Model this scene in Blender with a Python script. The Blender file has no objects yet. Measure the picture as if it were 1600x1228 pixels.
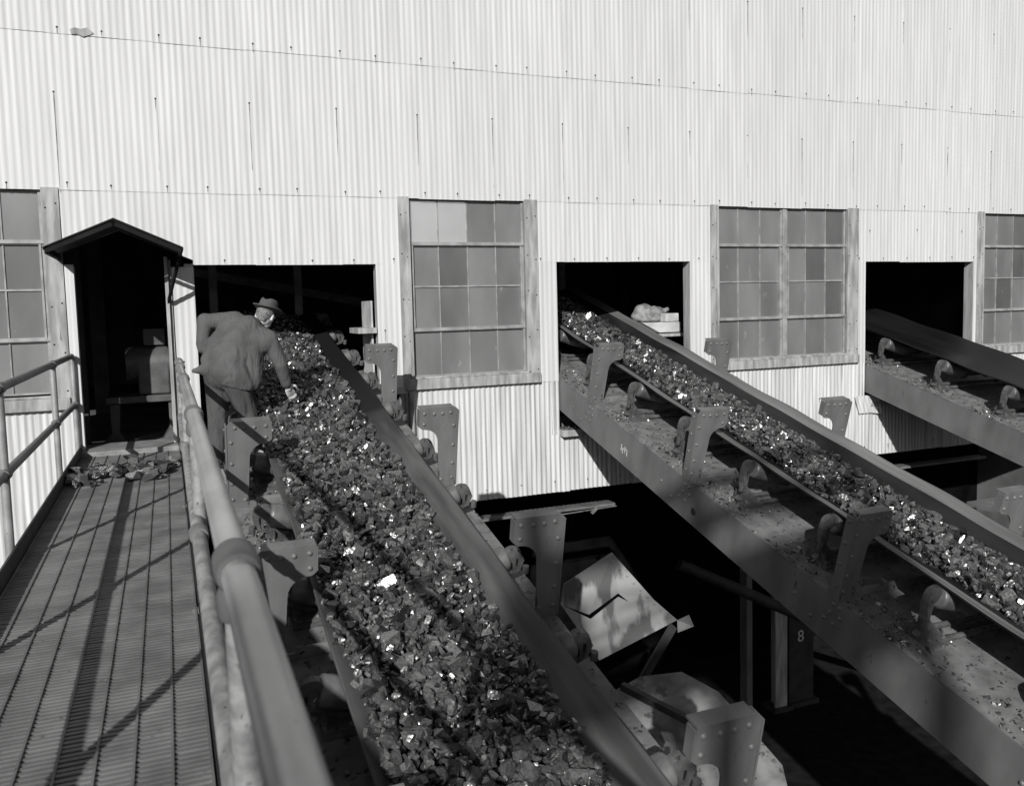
import bpy, bmesh, math, random
import numpy as np
from mathutils import Vector, Matrix, Quaternion
R_ = random.Random(7)
rng = np.random.default_rng(11)
scene = bpy.context.scene
COL = scene.collection

# ------------------------------------------------------------------ camera
cam_d = bpy.data.cameras.new("camera")
cam = bpy.data.objects.new("camera", cam_d); COL.objects.link(cam)
YAW, PIT, ROL = 0.38609966, 0.07991122, 0.02505707
def cam_axes():
    cy, sy = math.cos(YAW), math.sin(YAW)
    f = Vector((sy*math.cos(PIT), cy*math.cos(PIT), -math.sin(PIT)))
    r0 = Vector((cy, -sy, 0)); d0 = f.cross(r0)
    return (math.cos(ROL)*r0 + math.sin(ROL)*d0, -math.sin(ROL)*r0 + math.cos(ROL)*d0, f)
r, d, f = cam_axes()
M = Matrix(((r.x, -d.x, -f.x, 0), (r.y, -d.y, -f.y, 0), (r.z, -d.z, -f.z, 0), (0, 0, 0, 1)))
M.translation = Vector((0, -9.286, 1.35))
cam.matrix_world = M
cam_d.sensor_width = 36; cam_d.sensor_fit = 'HORIZONTAL'
cam_d.lens = 1324.33/1600*36
cam_d.shift_x = -1.0/1600; cam_d.shift_y = -29.3/1600
cam_d.clip_start = 0.05; cam_d.clip_end = 5000
cam_d.dof.use_dof = True; cam_d.dof.focus_distance = 7.5; cam_d.dof.aperture_fstop = 5.0
scene.camera = cam

# ------------------------------------------------------------------ light
LV = Vector((0.54, 1.0, -0.53)).normalized()      # direction the sunlight travels
EL = math.asin(-LV.z)
wd = bpy.data.worlds.new("World"); scene.world = wd; wd.use_nodes = True
nt = wd.node_tree; nt.nodes.clear()
sky = nt.nodes.new('ShaderNodeTexSky'); sky.sky_type = 'NISHITA'; sky.sun_disc = False
sky.sun_elevation = EL; sky.sun_rotation = math.atan2(-LV.x, -LV.y)
bw = nt.nodes.new('ShaderNodeRGBToBW'); bg = nt.nodes.new('ShaderNodeBackground'); bg.inputs[1].default_value = 0.058
out = nt.nodes.new('ShaderNodeOutputWorld')
nt.links.new(sky.outputs[0], bw.inputs[0]); nt.links.new(bw.outputs[0], bg.inputs[0]); nt.links.new(bg.outputs[0], out.inputs[0])
sd = bpy.data.lights.new("sun", 'SUN'); sd.energy = 4.6; sd.angle = math.radians(0.53); sd.color = (1.0, 0.995, 0.985)
so = bpy.data.objects.new("sun", sd); COL.objects.link(so)
so.rotation_euler = LV.to_track_quat('-Z', 'Y').to_euler(); so.location = (-12, -30, 25)
scene.view_settings.view_transform = 'Standard'; scene.view_settings.look = 'None'
scene.view_settings.exposure = 0.0; scene.view_settings.gamma = 1.0

# ------------------------------------------------------------------ materials
def grey(v): return (v, v, v, 1)
def belt_grade_mat():
    # near-black towards the head of the belt, blending to grey further down
    m = mat('graded_belt_rubber', 0.05, 0.10, 0.6, 4, (3, .3, 1), bump=0.05, spec=0.25)
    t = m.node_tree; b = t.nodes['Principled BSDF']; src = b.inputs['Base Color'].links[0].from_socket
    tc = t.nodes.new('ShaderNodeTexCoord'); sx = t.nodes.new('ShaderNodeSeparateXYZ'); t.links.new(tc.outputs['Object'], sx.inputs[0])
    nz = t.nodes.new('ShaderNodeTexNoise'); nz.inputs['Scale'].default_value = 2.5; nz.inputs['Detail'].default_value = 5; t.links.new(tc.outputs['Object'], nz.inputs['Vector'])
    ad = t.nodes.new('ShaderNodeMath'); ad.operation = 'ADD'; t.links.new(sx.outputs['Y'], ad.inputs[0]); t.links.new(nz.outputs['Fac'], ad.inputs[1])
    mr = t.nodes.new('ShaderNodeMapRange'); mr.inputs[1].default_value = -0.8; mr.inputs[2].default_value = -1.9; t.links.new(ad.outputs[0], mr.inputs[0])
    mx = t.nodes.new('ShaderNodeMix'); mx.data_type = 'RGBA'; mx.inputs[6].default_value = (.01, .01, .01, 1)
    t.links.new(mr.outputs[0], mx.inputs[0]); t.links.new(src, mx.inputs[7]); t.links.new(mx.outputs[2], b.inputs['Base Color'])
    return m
def mat(name, lo, hi, rough=0.6, scale=6.0, stretch=(1, 1, 1), metal=0.0, bump=0.0, bscale=40.0, spec=0.5, detail=6.0,
        contrast=(0.35, 0.65), rnd=0.0, spots=None, rough_hi=None):
    m = bpy.data.materials.new(name); m.use_nodes = True
    t = m.node_tree; b = t.nodes['Principled BSDF']
    tc = t.nodes.new('ShaderNodeTexCoord'); mp = t.nodes.new('ShaderNodeMapping'); mp.inputs['Scale'].default_value = stretch
    t.links.new(tc.outputs['Object'], mp.inputs['Vector'])
    n = t.nodes.new('ShaderNodeTexNoise'); n.inputs['Scale'].default_value = scale; n.inputs['Detail'].default_value = detail
    t.links.new(mp.outputs[0], n.inputs['Vector'])
    cr = t.nodes.new('ShaderNodeValToRGB')
    cr.color_ramp.elements[0].position = contrast[0]; cr.color_ramp.elements[0].color = grey(lo)
    cr.color_ramp.elements[1].position = contrast[1]; cr.color_ramp.elements[1].color = grey(hi)
    t.links.new(n.outputs['Fac'], cr.inputs[0])
    col = cr.outputs[0]
    if spots:   # (value, scale, threshold)
        n2 = t.nodes.new('ShaderNodeTexNoise'); n2.inputs['Scale'].default_value = spots[1]; n2.inputs['Detail'].default_value = 8; n2.inputs['Roughness'].default_value = 0.65
        t.links.new(mp.outputs[0], n2.inputs['Vector'])
        c2 = t.nodes.new('ShaderNodeValToRGB'); c2.color_ramp.elements[0].position = spots[2]; c2.color_ramp.elements[1].position = spots[2]+0.04
        t.links.new(n2.outputs['Fac'], c2.inputs[0])
        mx = t.nodes.new('ShaderNodeMix'); mx.data_type = 'RGBA'
        t.links.new(c2.outputs[0], mx.inputs[0]); t.links.new(col, mx.inputs[6]); mx.inputs[7].default_value = grey(spots[0])
        col = mx.outputs[2]
    if rnd:
        oi = t.nodes.new('ShaderNodeObjectInfo'); mr = t.nodes.new('ShaderNodeMapRange')
        mr.inputs[3].default_value = 1-rnd; mr.inputs[4].default_value = 1+rnd*0.4
        t.links.new(oi.outputs['Random'], mr.inputs[0])
        vm = t.nodes.new('ShaderNodeVectorMath'); vm.operation = 'SCALE'
        t.links.new(col, vm.inputs[0]); t.links.new(mr.outputs[0], vm.inputs['Scale']); col = vm.outputs[0]
    t.links.new(col, b.inputs['Base Color'])
    b.inputs['Roughness'].default_value = rough; b.inputs['Metallic'].default_value = metal
    b.inputs['Specular IOR Level'].default_value = spec
    if rough_hi is not None:
        mr2 = t.nodes.new('ShaderNodeMapRange'); mr2.inputs[3].default_value = rough; mr2.inputs[4].default_value = rough_hi
        t.links.new(n.outputs['Fac'], mr2.inputs[0]); t.links.new(mr2.outputs[0], b.inputs['Roughness'])
    if bump:
        n3 = t.nodes.new('ShaderNodeTexNoise'); n3.inputs['Scale'].default_value = bscale; n3.inputs['Detail'].default_value = 5
        t.links.new(mp.outputs[0], n3.inputs['Vector'])
        bp = t.nodes.new('ShaderNodeBump'); bp.inputs['Strength'].default_value = bump; bp.inputs['Distance'].default_value = 0.01
        t.links.new(n3.outputs['Fac'], bp.inputs['Height']); t.links.new(bp.outputs[0], b.inputs['Normal'])
    return m

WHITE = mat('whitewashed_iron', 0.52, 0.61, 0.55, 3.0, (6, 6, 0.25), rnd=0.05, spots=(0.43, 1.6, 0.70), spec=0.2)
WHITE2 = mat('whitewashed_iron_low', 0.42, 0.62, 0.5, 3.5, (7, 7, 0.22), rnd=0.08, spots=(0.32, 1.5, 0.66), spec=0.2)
RUST = mat('rust_streak', 0.10, 0.30, 0.8, 30, (1, 1, 0.3))
NAIL = mat('nail_head', 0.02, 0.05, 0.7, 20)
TRIM = mat('weathered_trim', 0.20, 0.40, 0.7, 5, (3, 3, 0.5), bump=0.2, spots=(0.12, 6, 0.66))
SASH = mat('sash_steel', 0.20, 0.32, 0.6, 8)
STEEL = mat('painted_steel', 0.105, 0.165, 0.50, 3.5, (2, 1, 0.5), bump=0.06, bscale=60, spots=(0.06, 7, 0.62))
STEELD = mat('dusty_steel', 0.11, 0.20, 0.72, 7, bump=0.25, bscale=80, spots=(0.035, 16, 0.58))
DARKST = mat('dark_steel', 0.02, 0.045, 0.6, 5)
PIPE = mat('grey_pipe', 0.34, 0.52, 0.34, 7, (1, 0.4, 1), metal=0.45, bump=0.08, bscale=70, spots=(0.17, 9, 0.66))
PIPEM = mat('mottled_pipe', 0.17, 0.33, 0.6, 22, (1, 0.6, 1), bump=0.25, bscale=60, spots=(0.09, 26, 0.63))
GRATE = mat('grating_steel', 0.09, 0.17, 0.55, 4, spots=(0.055, 12, 0.64), bump=0.1)
CONC = mat('sill_slab', 0.16, 0.28, 0.8, 9, bump=0.2)
WOOD = mat('grey_wood', 0.26, 0.46, 0.75, 4, (5, 5, 0.5), bump=0.2)
BELT = mat('rubber_belt', 0.008, 0.022, 0.5, 5, (1, .3, 1), rough_hi=0.75, spec=0.22)
BELTS = mat('polished_rubber_belt', 0.005, 0.012, 0.3, 3, (1, .2, 1), rough_hi=0.5, spec=0.25)
BELTD = mat('dusty_rubber_belt', 0.10, 0.18, 0.6, 4, (3, .2, 1), bump=0.05)
CAST = mat('cast_idler_iron', 0.05, 0.11, 0.6, 14, bump=0.3, bscale=70, spots=(0.035, 18, 0.6))
ROLL = mat('idler_roller', 0.06, 0.15, 0.4, 8)
INNER = mat('sooty_interior', 0.08, 0.16, 0.9, 1.5)
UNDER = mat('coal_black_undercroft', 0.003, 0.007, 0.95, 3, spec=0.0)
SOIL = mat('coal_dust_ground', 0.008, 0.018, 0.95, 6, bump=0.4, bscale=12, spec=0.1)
def folds(m, scale, dist):
    t = m.node_tree; b = t.nodes['Principled BSDF']; old = b.inputs['Normal'].links[0].from_node
    tc = t.nodes.new('ShaderNodeTexCoord'); mp = t.nodes.new('ShaderNodeMapping'); mp.inputs['Rotation'].default_value = (0.3, 0.5, 0.4); mp.inputs['Scale'].default_value = (2.2, 1, 0.7)
    t.links.new(tc.outputs['Object'], mp.inputs[0])
    n = t.nodes.new('ShaderNodeTexNoise'); n.inputs['Scale'].default_value = scale; n.inputs['Detail'].default_value = 2; n.inputs['Distortion'].default_value = 0.8
    t.links.new(mp.outputs[0], n.inputs['Vector'])
    bp = t.nodes.new('ShaderNodeBump'); bp.inputs['Strength'].default_value = 0.6; bp.inputs['Distance'].default_value = dist
    t.links.new(n.outputs['Fac'], bp.inputs['Height']); t.links.new(bp.outputs[0], old.inputs['Normal'])
BLACK = mat('sooty_iron', 0.006, 0.014, 0.8, 5, spec=0.2)
DARKBOX = mat('grimy_machine', 0.05, 0.10, 0.55, 6)
PALE = mat('pale_sheet', 0.35, 0.55, 0.7, 5)
SACK = mat('dusty_sack', 0.12, 0.30, 0.9, 10, bump=0.6, bscale=25)
CHUTE = mat('worn_chute_steel', 0.09, 0.24, 0.6, 5, (1, 1, 1), bump=0.15, spots=(0.07, 7, 0.58))
TORN = mat('peeling_sheet', 0.12, 0.34, 0.7, 2.6, (1.3, 1, 0.45), contrast=(0.46, 0.52), detail=9, bump=0.1, spots=(0.5, 7, 0.68))
SUIT = mat('wool_jacket', 0.08, 0.11, 0.9, 5, bump=0.35, bscale=140, spec=0.15)
TROU = mat('wool_trousers', 0.055, 0.085, 0.9, 5, (2, 2, 0.5), bump=0.35, bscale=120, spec=0.15)
folds(SUIT, 6, 0.035); folds(TROU, 6, 0.05)
HATM = mat('felt_hat', 0.07, 0.095, 0.9, 8, spec=0.15)
HATB = mat('hat_band', 0.03, 0.04, 0.6, 8)
SKIN = mat('skin', 0.62, 0.72, 0.5, 12, spec=0.3)
HAIR = mat('grey_hair', 0.08, 0.22, 0.6, 60, bump=0.5, bscale=150)
SHOE = mat('shoe_leather', 0.02, 0.04, 0.4, 10)
WHITEP = mat('white_paint', 0.4, 0.7, 0.6, 20)
HILLM = mat('wooded_hill', 0.03, 0.06, 0.95, 0.05)

BELT1 = belt_grade_mat()
def coal_mat():
    m = bpy.data.materials.new('coal'); m.use_nodes = True
    t = m.node_tree; b = t.nodes['Principled BSDF']
    at = t.nodes.new('ShaderNodeAttribute'); at.attribute_name = 'tone'
    cr = t.nodes.new('ShaderNodeValToRGB')
    e = cr.color_ramp.elements
    e[0].position = 0.0; e[0].color = grey(0.014); e[1].position = 0.86; e[1].color = grey(0.105)
    x = e.new(0.95); x.color = grey(0.18); x = e.new(1.0); x.color = grey(0.24)
    t.links.new(at.outputs['Fac'], cr.inputs[0])
    tc = t.nodes.new('ShaderNodeTexCoord'); n = t.nodes.new('ShaderNodeTexNoise'); n.inputs['Scale'].default_value = 60; n.inputs['Detail'].default_value = 6
    t.links.new(tc.outputs['Object'], n.inputs['Vector'])
    mx = t.nodes.new('ShaderNodeMix'); mx.data_type = 'RGBA'; mx.blend_type = 'MULTIPLY'; mx.inputs[0].default_value = 0.7
    c2 = t.nodes.new('ShaderNodeValToRGB'); c2.color_ramp.elements[0].position = 0.3; c2.color_ramp.elements[0].color = grey(0.4); c2.color_ramp.elements[1].position = 0.65; c2.color_ramp.elements[1].color = grey(1.3)
    t.links.new(n.outputs['Fac'], c2.inputs[0]); t.links.new(cr.outputs[0], mx.inputs[6]); t.links.new(c2.outputs[0], mx.inputs[7])
    t.links.new(mx.outputs[2], b.inputs['Base Color'])
    mr = t.nodes.new('ShaderNodeMapRange'); mr.inputs[1].default_value = 0.3; mr.inputs[2].default_value = 0.7; mr.inputs[3].default_value = 0.15; mr.inputs[4].default_value = 0.40
    t.links.new(n.outputs['Fac'], mr.inputs[0]); t.links.new(mr.outputs[0], b.inputs['Roughness'])
    b.inputs['Specular IOR Level'].default_value = 1.0
    bp = t.nodes.new('ShaderNodeBump'); bp.inputs['Strength'].default_value = 0.35; bp.inputs['Distance'].default_value = 0.005
    n2 = t.nodes.new('ShaderNodeTexVoronoi'); n2.inputs['Scale'].default_value = 55
    t.links.new(tc.outputs['Object'], n2.inputs['Vector'])
    t.links.new(n2.outputs['Distance'], bp.inputs['Height']); t.links.new(bp.outputs[0], b.inputs['Normal'])
    return m
COAL = coal_mat()

def glass_mat(name, lo, hi, rough, coat):
    m = mat(name, lo, hi, rough, 1.7, (1.5, 1, 0.55), spec=0.5, contrast=(0.25, 0.75), detail=4, spots=(hi*1.25, 5, 0.66))
    b = m.node_tree.nodes['Principled BSDF']; b.inputs['Coat Weight'].default_value = coat; b.inputs['Coat Roughness'].default_value = 0.08
    return m
GL_A = glass_mat('dusty_glass', 0.11, 0.19, 0.25, 1.0)
GL_B = glass_mat('dustier_glass', 0.13, 0.22, 0.35, 0.8)
GL_C = glass_mat('cleaner_glass', 0.08, 0.13, 0.15, 1.0)
GL_D = mat('clean_glass', 0.75, 0.85, 0.02, 2, spec=1.0)
GL_D.node_tree.nodes['Principled BSDF'].inputs['Metallic'].default_value = 0.75

# ------------------------------------------------------------------ mesh helpers
class MB:
    def __init__(s): s.v = []; s.f = []; s.m = []; s.sm = []
    def add(s, vs, fs, mi=0, smooth=False):
        o = len(s.v); s.v += [tuple(v) for v in vs]
        for q in fs: s.f.append(tuple(i+o for i in q)); s.m.append(mi); s.sm.append(smooth)
    def box(s, x0, x1, y0, y1, z0, z1, mi=0):
        if x0 > x1: x0, x1 = x1, x0
        if y0 > y1: y0, y1 = y1, y0
        if z0 > z1: z0, z1 = z1, z0
        vs = [(x, y, z) for x in (x0, x1) for y in (y0, y1) for z in (z0, z1)]
        s.add(vs, [(0, 1, 3, 2), (4, 6, 7, 5), (0, 4, 5, 1), (2, 3, 7, 6), (0, 2, 6, 4), (1, 5, 7, 3)], mi)
    def bar(s, p0, p1, w, h, mi=0, up=(0, 0, 1)):
        p0 = Vector(p0); p1 = Vector(p1); a = (p1-p0).normalized(); u = Vector(up)
        b = a.cross(u)
        if b.length < 1e-4: b = a.cross(Vector((1, 0, 0)))
        b.normalize(); c = b.cross(a)
        vs = []
        for p in (p0, p1):
            for i, j in ((-1, -1), (1, -1), (1, 1), (-1, 1)): vs.append(p + b*w/2*i + c*h/2*j)
        s.add(vs, [(3, 2, 1, 0), (4, 5, 6, 7), (0, 1, 5, 4), (1, 2, 6, 5), (2, 3, 7, 6), (3, 0, 4, 7)], mi)
    def tube(s, pts, r, seg=16, mi=0, caps=True, radii=None):
        pts = [Vector(p) for p in pts]; n = len(pts); rings = []
        prev = None
        for i, p in enumerate(pts):
            t = (pts[min(i+1, n-1)] - pts[max(i-1, 0)]).normalized()
            ref = Vector((0, 0, 1)) if abs(t.z) < 0.9 else Vector((1, 0, 0))
            if prev is not None: ref = prev
            b = (ref - t*ref.dot(t)).normalized(); c = t.cross(b); prev = b
            rr = radii[i] if radii else r
            rings.append([p + b*rr*math.cos(2*math.pi*k/seg) + c*rr*math.sin(2*math.pi*k/seg) for k in range(seg)])
        vs = [v for rg in rings for v in rg]; fs = []
        for i in range(n-1):
            for k in range(seg):
                a = i*seg+k; b2 = i*seg+(k+1) % seg
                fs.append((a, b2, b2+seg, a+seg))
        s.add(vs, fs, mi, True)
        if caps:
            s.add(rings[0], [tuple(range(seg-1, -1, -1))], mi); s.add(rings[-1], [tuple(range(seg))], mi)
    def prism(s, poly, origin, ax, ay, az, th, mi=0):
        """polygon (a,b) spanned by ax, ay, extruded th along az"""
        o = Vector(origin); ax = Vector(ax); ay = Vector(ay); az = Vector(az); n = len(poly)
        vs = [o+ax*a+ay*b for a, b in poly] + [o+ax*a+ay*b+az*th for a, b in poly]
        fs = [tuple(range(n)), tuple(range(2*n-1, n-1, -1))] + [(i, i+n, (i+1) % n+n, (i+1) % n) for i in range(n)]
        s.add(vs, fs, mi)
    def dome(s, c, axis, r, mi=0, seg=8, flat=0.7):
        c = Vector(c); a = Vector(axis).normalized(); b = a.orthogonal().normalized(); d2 = a.cross(b)
        vs = []
        for ring, (rr, hh) in enumerate(((1, 0), (0.8, 0.55), (0.4, 0.92))):
            for k in range(seg): vs.append(c + (b*math.cos(2*math.pi*k/seg) + d2*math.sin(2*math.pi*k/seg))*r*rr + a*hh*r*flat)
        vs.append(c+a*r*flat); fs = []
        for q in range(2):
            for k in range(seg): fs.append((q*seg+k, q*seg+(k+1) % seg, (q+1)*seg+(k+1) % seg, (q+1)*seg+k))
        for k in range(seg): fs.append((2*seg+k, 2*seg+(k+1) % seg, 3*seg))
        s.add(vs, fs, mi, True)
    def build(s, name, mats, parent=None, fix=True, bevel=0.0):
        me = bpy.data.meshes.new(name); me.from_pydata(s.v, [], s.f)
        if not isinstance(mats, (list, tuple)): mats = [mats]
        for m in mats: me.materials.append(m)
        me.polygons.foreach_set('material_index', s.m); me.polygons.foreach_set('use_smooth', s.sm)
        if fix:
            bm = bmesh.new(); bm.from_mesh(me); bmesh.ops.recalc_face_normals(bm, faces=bm.faces); bm.to_mesh(me); bm.free()
        me.update()
        o = bpy.data.objects.new(name, me); COL.objects.link(o)
        if parent is not None: o.parent = parent
        if bevel:
            bv = o.modifiers.new('bevel', 'BEVEL'); bv.width = bevel; bv.segments = 2; bv.limit_method = 'ANGLE'
        return o
def tag(o, label=None, cat=None, group=None, kind=None):
    if label: o['label'] = label
    if cat: o['category'] = cat
    if group: o['group'] = group
    if kind: o['kind'] = kind
    return o
def empty(name, loc=(0, 0, 0), rx=0.0):
    o = bpy.data.objects.new(name, None); COL.objects.link(o); o.location = loc; o.rotation_euler = (rx, 0, 0)
    o.empty_display_size = 0.2
    return o
def dup(o, parent, loc=None):
    c = o.copy(); COL.objects.link(c); c.parent = parent
    if loc is not None: c.location = loc
    for ch in list(o.children):
        k = ch.copy(); COL.objects.link(k); k.parent = c
    return c

# ================================================================== SETTING
g = MB(); N = 40
gx = sorted(set([-2500, -800, -300, -100, -50] + list(range(-24, 41, 2)) + [60, 120, 400, 1000, 2500]))
gy = sorted(set([-2500, -800, -300, -120, -60] + list(range(-34, 13, 2)) + [30, 100, 400, 1000, 2500]))
vs = []
for y in gy:
    for x in gx:
        near = -24 < x < 40 and -34 < y < 12
        vs.append((x, y, -5.0 + (R_.uniform(-0.15, 0.15) if near else 0)))
fs = [(j*len(gx)+i, j*len(gx)+i+1, (j+1)*len(gx)+i+1, (j+1)*len(gx)+i) for j in range(len(gy)-1) for i in range(len(gx)-1)]
g.add(vs, fs, 0, True)
tag(g.build('ground', SOIL), kind='structure')
h = MB(); ns = 160; vs = []; fs = []
for k in range(ns):         # hills all round the horizon
    a = 2*math.pi*k/ns
    e = 52 + 16*math.sin(3*a+0.7) + 9*math.sin(7*a+2) + 4*math.sin(17*a) + R_.uniform(-2, 2)
    for rr, zz in ((420, -5), (560, e*0.55), (760, e), (1100, e*0.8)):
        vs.append((rr*math.cos(a), rr*math.sin(a), zz))
for k in range(ns):
    for q in range(3):
        a = k*4+q; b = ((k+1) % ns)*4+q
        fs.append((a, b, b+1, a+1))
h.add(vs, fs, 0, True)
tag(h.build('hills', HILLM), kind='structure')

# ================================================================== TIPPLE BUILDING
bld = empty('tipple_building')
tag(bld, 'long white corrugated iron coal tipple with steel windows and dark conveyor openings', 'building')
XK, SW = -0.873, 0.894; PITCH = SW/14
DOORC = -0.385
def gable(x): return 2.19 - abs(x-DOORC)*0.43
def corr(mb, x0, x1, zb, zt, y, amp, mi=0, rows=6, wob=0.0012, th=True):
    fb = zb if callable(zb) else (lambda x: zb); ft = zt if callable(zt) else (lambda x: zt)
    n = max(2, int(round((x1-x0)/(PITCH/8)))); ph = R_.uniform(0, 6); av = [R_.uniform(0.75, 1.55) if amp > 0.005 else R_.uniform(.85, 1.15) for _ in range(400)]; i0 = int((x0-XK)/PITCH)
    vs = []; fs = []
    for i in range(n+1):
        x = x0+(x1-x0)*i/n
        for j in range(rows+1):
            z = fb(x)+(ft(x)-fb(x))*j/rows
            yy = y - amp*av[int(round((x-XK)/PITCH-i0)) % 400]*math.cos(2*math.pi*(x-XK)/PITCH) + wob*math.sin(ph+x*9+z*3.1)*math.sin(z*2.3+ph*2+x*2)*2
            vs.append((x, yy, z))
    for i in range(n):
        for j in range(rows):
            a = i*(rows+1)+j; fs.append((a, a+rows+1, a+rows+2, a+1))
    mb.add(vs, fs, mi, True)
def nail(mb, x, z, y, amp, streak, wdt=0.005):
    x = XK + round((x-XK)/PITCH)*PITCH
    yy = y-amp
    mb.dome((x, yy-0.0005, z), (0, -1, 0), 0.011, 2, 6, 0.6)
    if streak > 0:
        n = 6; vs = []
        for i in range(n+1):
            q = i/n; w = wdt*(1-0.6*q)*R_.uniform(0.7, 1.25)
            for sx in (-1, 1): vs.append((x+sx*w, yy-0.0022, z-streak*q))
        mb.add(vs, [(2*i, 2*i+1, 2*i+3, 2*i+2) for i in range(n)], 1)
def sheet_row(x0, x1, zb, zt, y, amp, nails=(), mats=None, wob=0.0012):
    """cladding of one course, one child mesh per sheet; nails = list of (dx list, z, streak range)"""
    mats = mats or [WHITE, RUST, NAIL]
    k0 = math.floor((x0-XK)/SW+1e-6); k1 = math.ceil((x1-XK)/SW-1e-6)
    for k in range(k0, k1):
        a = max(x0, XK+SW*k-0.01); b = min(x1, XK+SW*(k+1)+0.01)
        if b-a < 0.02: continue
        mb = MB(); yy = y + (0.0016 if k % 2 else 0.0)
        dz = R_.uniform(-0.006, 0.006)
        zb2 = zb if callable(zb) else zb+dz
        corr(mb, a, b, zb2, zt, yy, amp, wob=wob)
        for dxs, z, sr in nails:
            for dx in dxs:
                xx = XK+SW*k+dx
                if a-0.001 <= xx < b-0.02: nail(mb, xx, z+R_.uniform(-0.012, 0.012), yy, amp, R_.uniform(*sr))
        mb.build('wall_sheet', mats, bld, fix=False)
A1, A2 = 0.0025, 0.0056
# top course, middle course
sheet_row(-4.45, 15.22, 4.035, 6.6, -0.010, A1, [((0.06, 0.45), 4.10, (0.03, 0.09)), ((0.0,), 5.2, (0.2, .5))])
sheet_row(-4.45, 15.22, 2.575, 4.10, -0.004, A1, [((0.0,), 3.50, (0.25, 0.95)), ((0.06, 0.45), 2.635, (0.03, 0.07))])
# third course, around windows, door and openings
Y3 = 0.002; LY0 = -0.14
N3 = [((0.12, 0.55), 1.905, (0.02, 0.06))]
sheet_row(-0.89, 0.29, lambda x: max(gable(x), 1.82), 2.63, Y3, A1)
sheet_row(0.29, 2.47, 1.85, 2.63, Y3, A1, N3)
sheet_row(-0.89, -0.80, -2.2, 1.86, Y3, A1)
sheet_row(0.075, 0.29, -0.93, 1.83, Y3, A1, [((0.05,), 1.12, (0.05, 0.2)), ((0.11,), 0.86, (.2, .4))])
sheet_row(2.176, 2.47, 0.43, 1.86, Y3, A1, [((0.45, 0.3), 1.12, (0.1, 0.4))])
sheet_row(4.10, 4.38, 0.43, 1.87, Y3, A1)
sheet_row(4.10, 6.60, 1.865, 2.63, Y3, A1, N3)
sheet_row(6.272, 6.60, 0.43, 1.875, Y3, A1)
sheet_row(9.03, 9.21, 0.43, 1.86, Y3, A1)
sheet_row(9.03, 11.40, 1.85, 2.63, Y3, A1, N3+[((0.35,), 2.3, (.02, .05))])
sheet_row(11.322, 11.40, 0.43, 1.86, Y3, A1)
sheet_row(13.8, 15.22, 0.43, 2.63, Y3, A1)
# lowest course
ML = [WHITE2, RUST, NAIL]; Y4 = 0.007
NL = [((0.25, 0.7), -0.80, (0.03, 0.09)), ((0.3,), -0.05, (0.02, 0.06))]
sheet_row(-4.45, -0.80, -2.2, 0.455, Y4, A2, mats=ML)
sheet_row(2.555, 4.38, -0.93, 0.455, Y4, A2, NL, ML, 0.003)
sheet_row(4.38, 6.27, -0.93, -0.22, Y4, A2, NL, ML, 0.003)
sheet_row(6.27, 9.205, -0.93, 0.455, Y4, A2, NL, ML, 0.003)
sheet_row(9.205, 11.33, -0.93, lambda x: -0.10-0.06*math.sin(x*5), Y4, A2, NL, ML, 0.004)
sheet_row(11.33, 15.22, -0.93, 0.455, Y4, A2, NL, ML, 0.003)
# a bent loose piece of the lowest course under the third opening
mb = MB(); corr(mb, 9.0, 9.42, -0.30, -0.045, -0.03, A2, 0); 
mb.v = [(x+max(0, -0.05-z)*0.35, y-0.10*max(0, (x-9.2)), z-0.12*max(0, x-9.2)) for x, y, z in mb.v]
mb.build('wall_sheet', ML, bld, fix=False)

mb = MB()       # bent patch over the top seam
mb.prism([(-0.70, 4.085), (-0.66, 4.105), (-0.60, 4.095), (-0.55, 4.115), (-0.49, 4.062), (-0.585, 4.025), (-0.64, 4.045), (-0.69, 4.04)], (0, -0.020, 0), (1, 0, 0), (0, 0, 1), (0, 1, 0), 0.004)
mb.build('roof_patch', TRIM, bld)
# openings: reveals, sills, door frame
for bx in ((6.272, 6.40, 0.012, 0.16, -0.25, 1.87), (11.322, 11.45, 0.012, 0.16, -0.12, 1.86), (2.180, 2.30, 0.012, 0.14, 0.40, 1.86),
           (0.20, 0.286, 0.012, 0.14, -0.20, 1.86), (4.28, 4.376, 0.012, 0.14, -0.22, 1.87), (9.10, 9.206, 0.012, 0.14, -0.10, 1.86)):
    mb = MB(); mb.box(*bx); mb.build('opening_jamb', WOOD, bld)
mb = MB()
mb.box(4.38, 4.72, -0.10, 0.20, -0.245, -0.165); mb.build('opening_sill', TRIM, bld, bevel=0.006)
mb = MB(); mb.box(9.30, 9.75, -0.05, 0.20, -0.21, -0.14); mb.build('opening_sill', TRIM, bld, bevel=0.006)
mb = MB()       # dark steel jamb of the door with its slotted pale edge
mb.box(0.012, 0.045, -0.06, 0.09, 0.055, 1.93); mb.box(0.047, 0.073, -0.02, 0.07, 0.055, 1.90)
mb.build('door_jamb', TRIM, bld)
mb = MB(); mb.box(-0.835, -0.80, -0.03, 0.09, 0.0, 1.84); mb.build('door_jamb', WHITE, bld)
mb = MB(); mb.box(-0.84, 0.06, -0.22, 0.35, -0.10, 0.045); mb.build('door_sill', CONC, bld, bevel=0.008)

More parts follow.
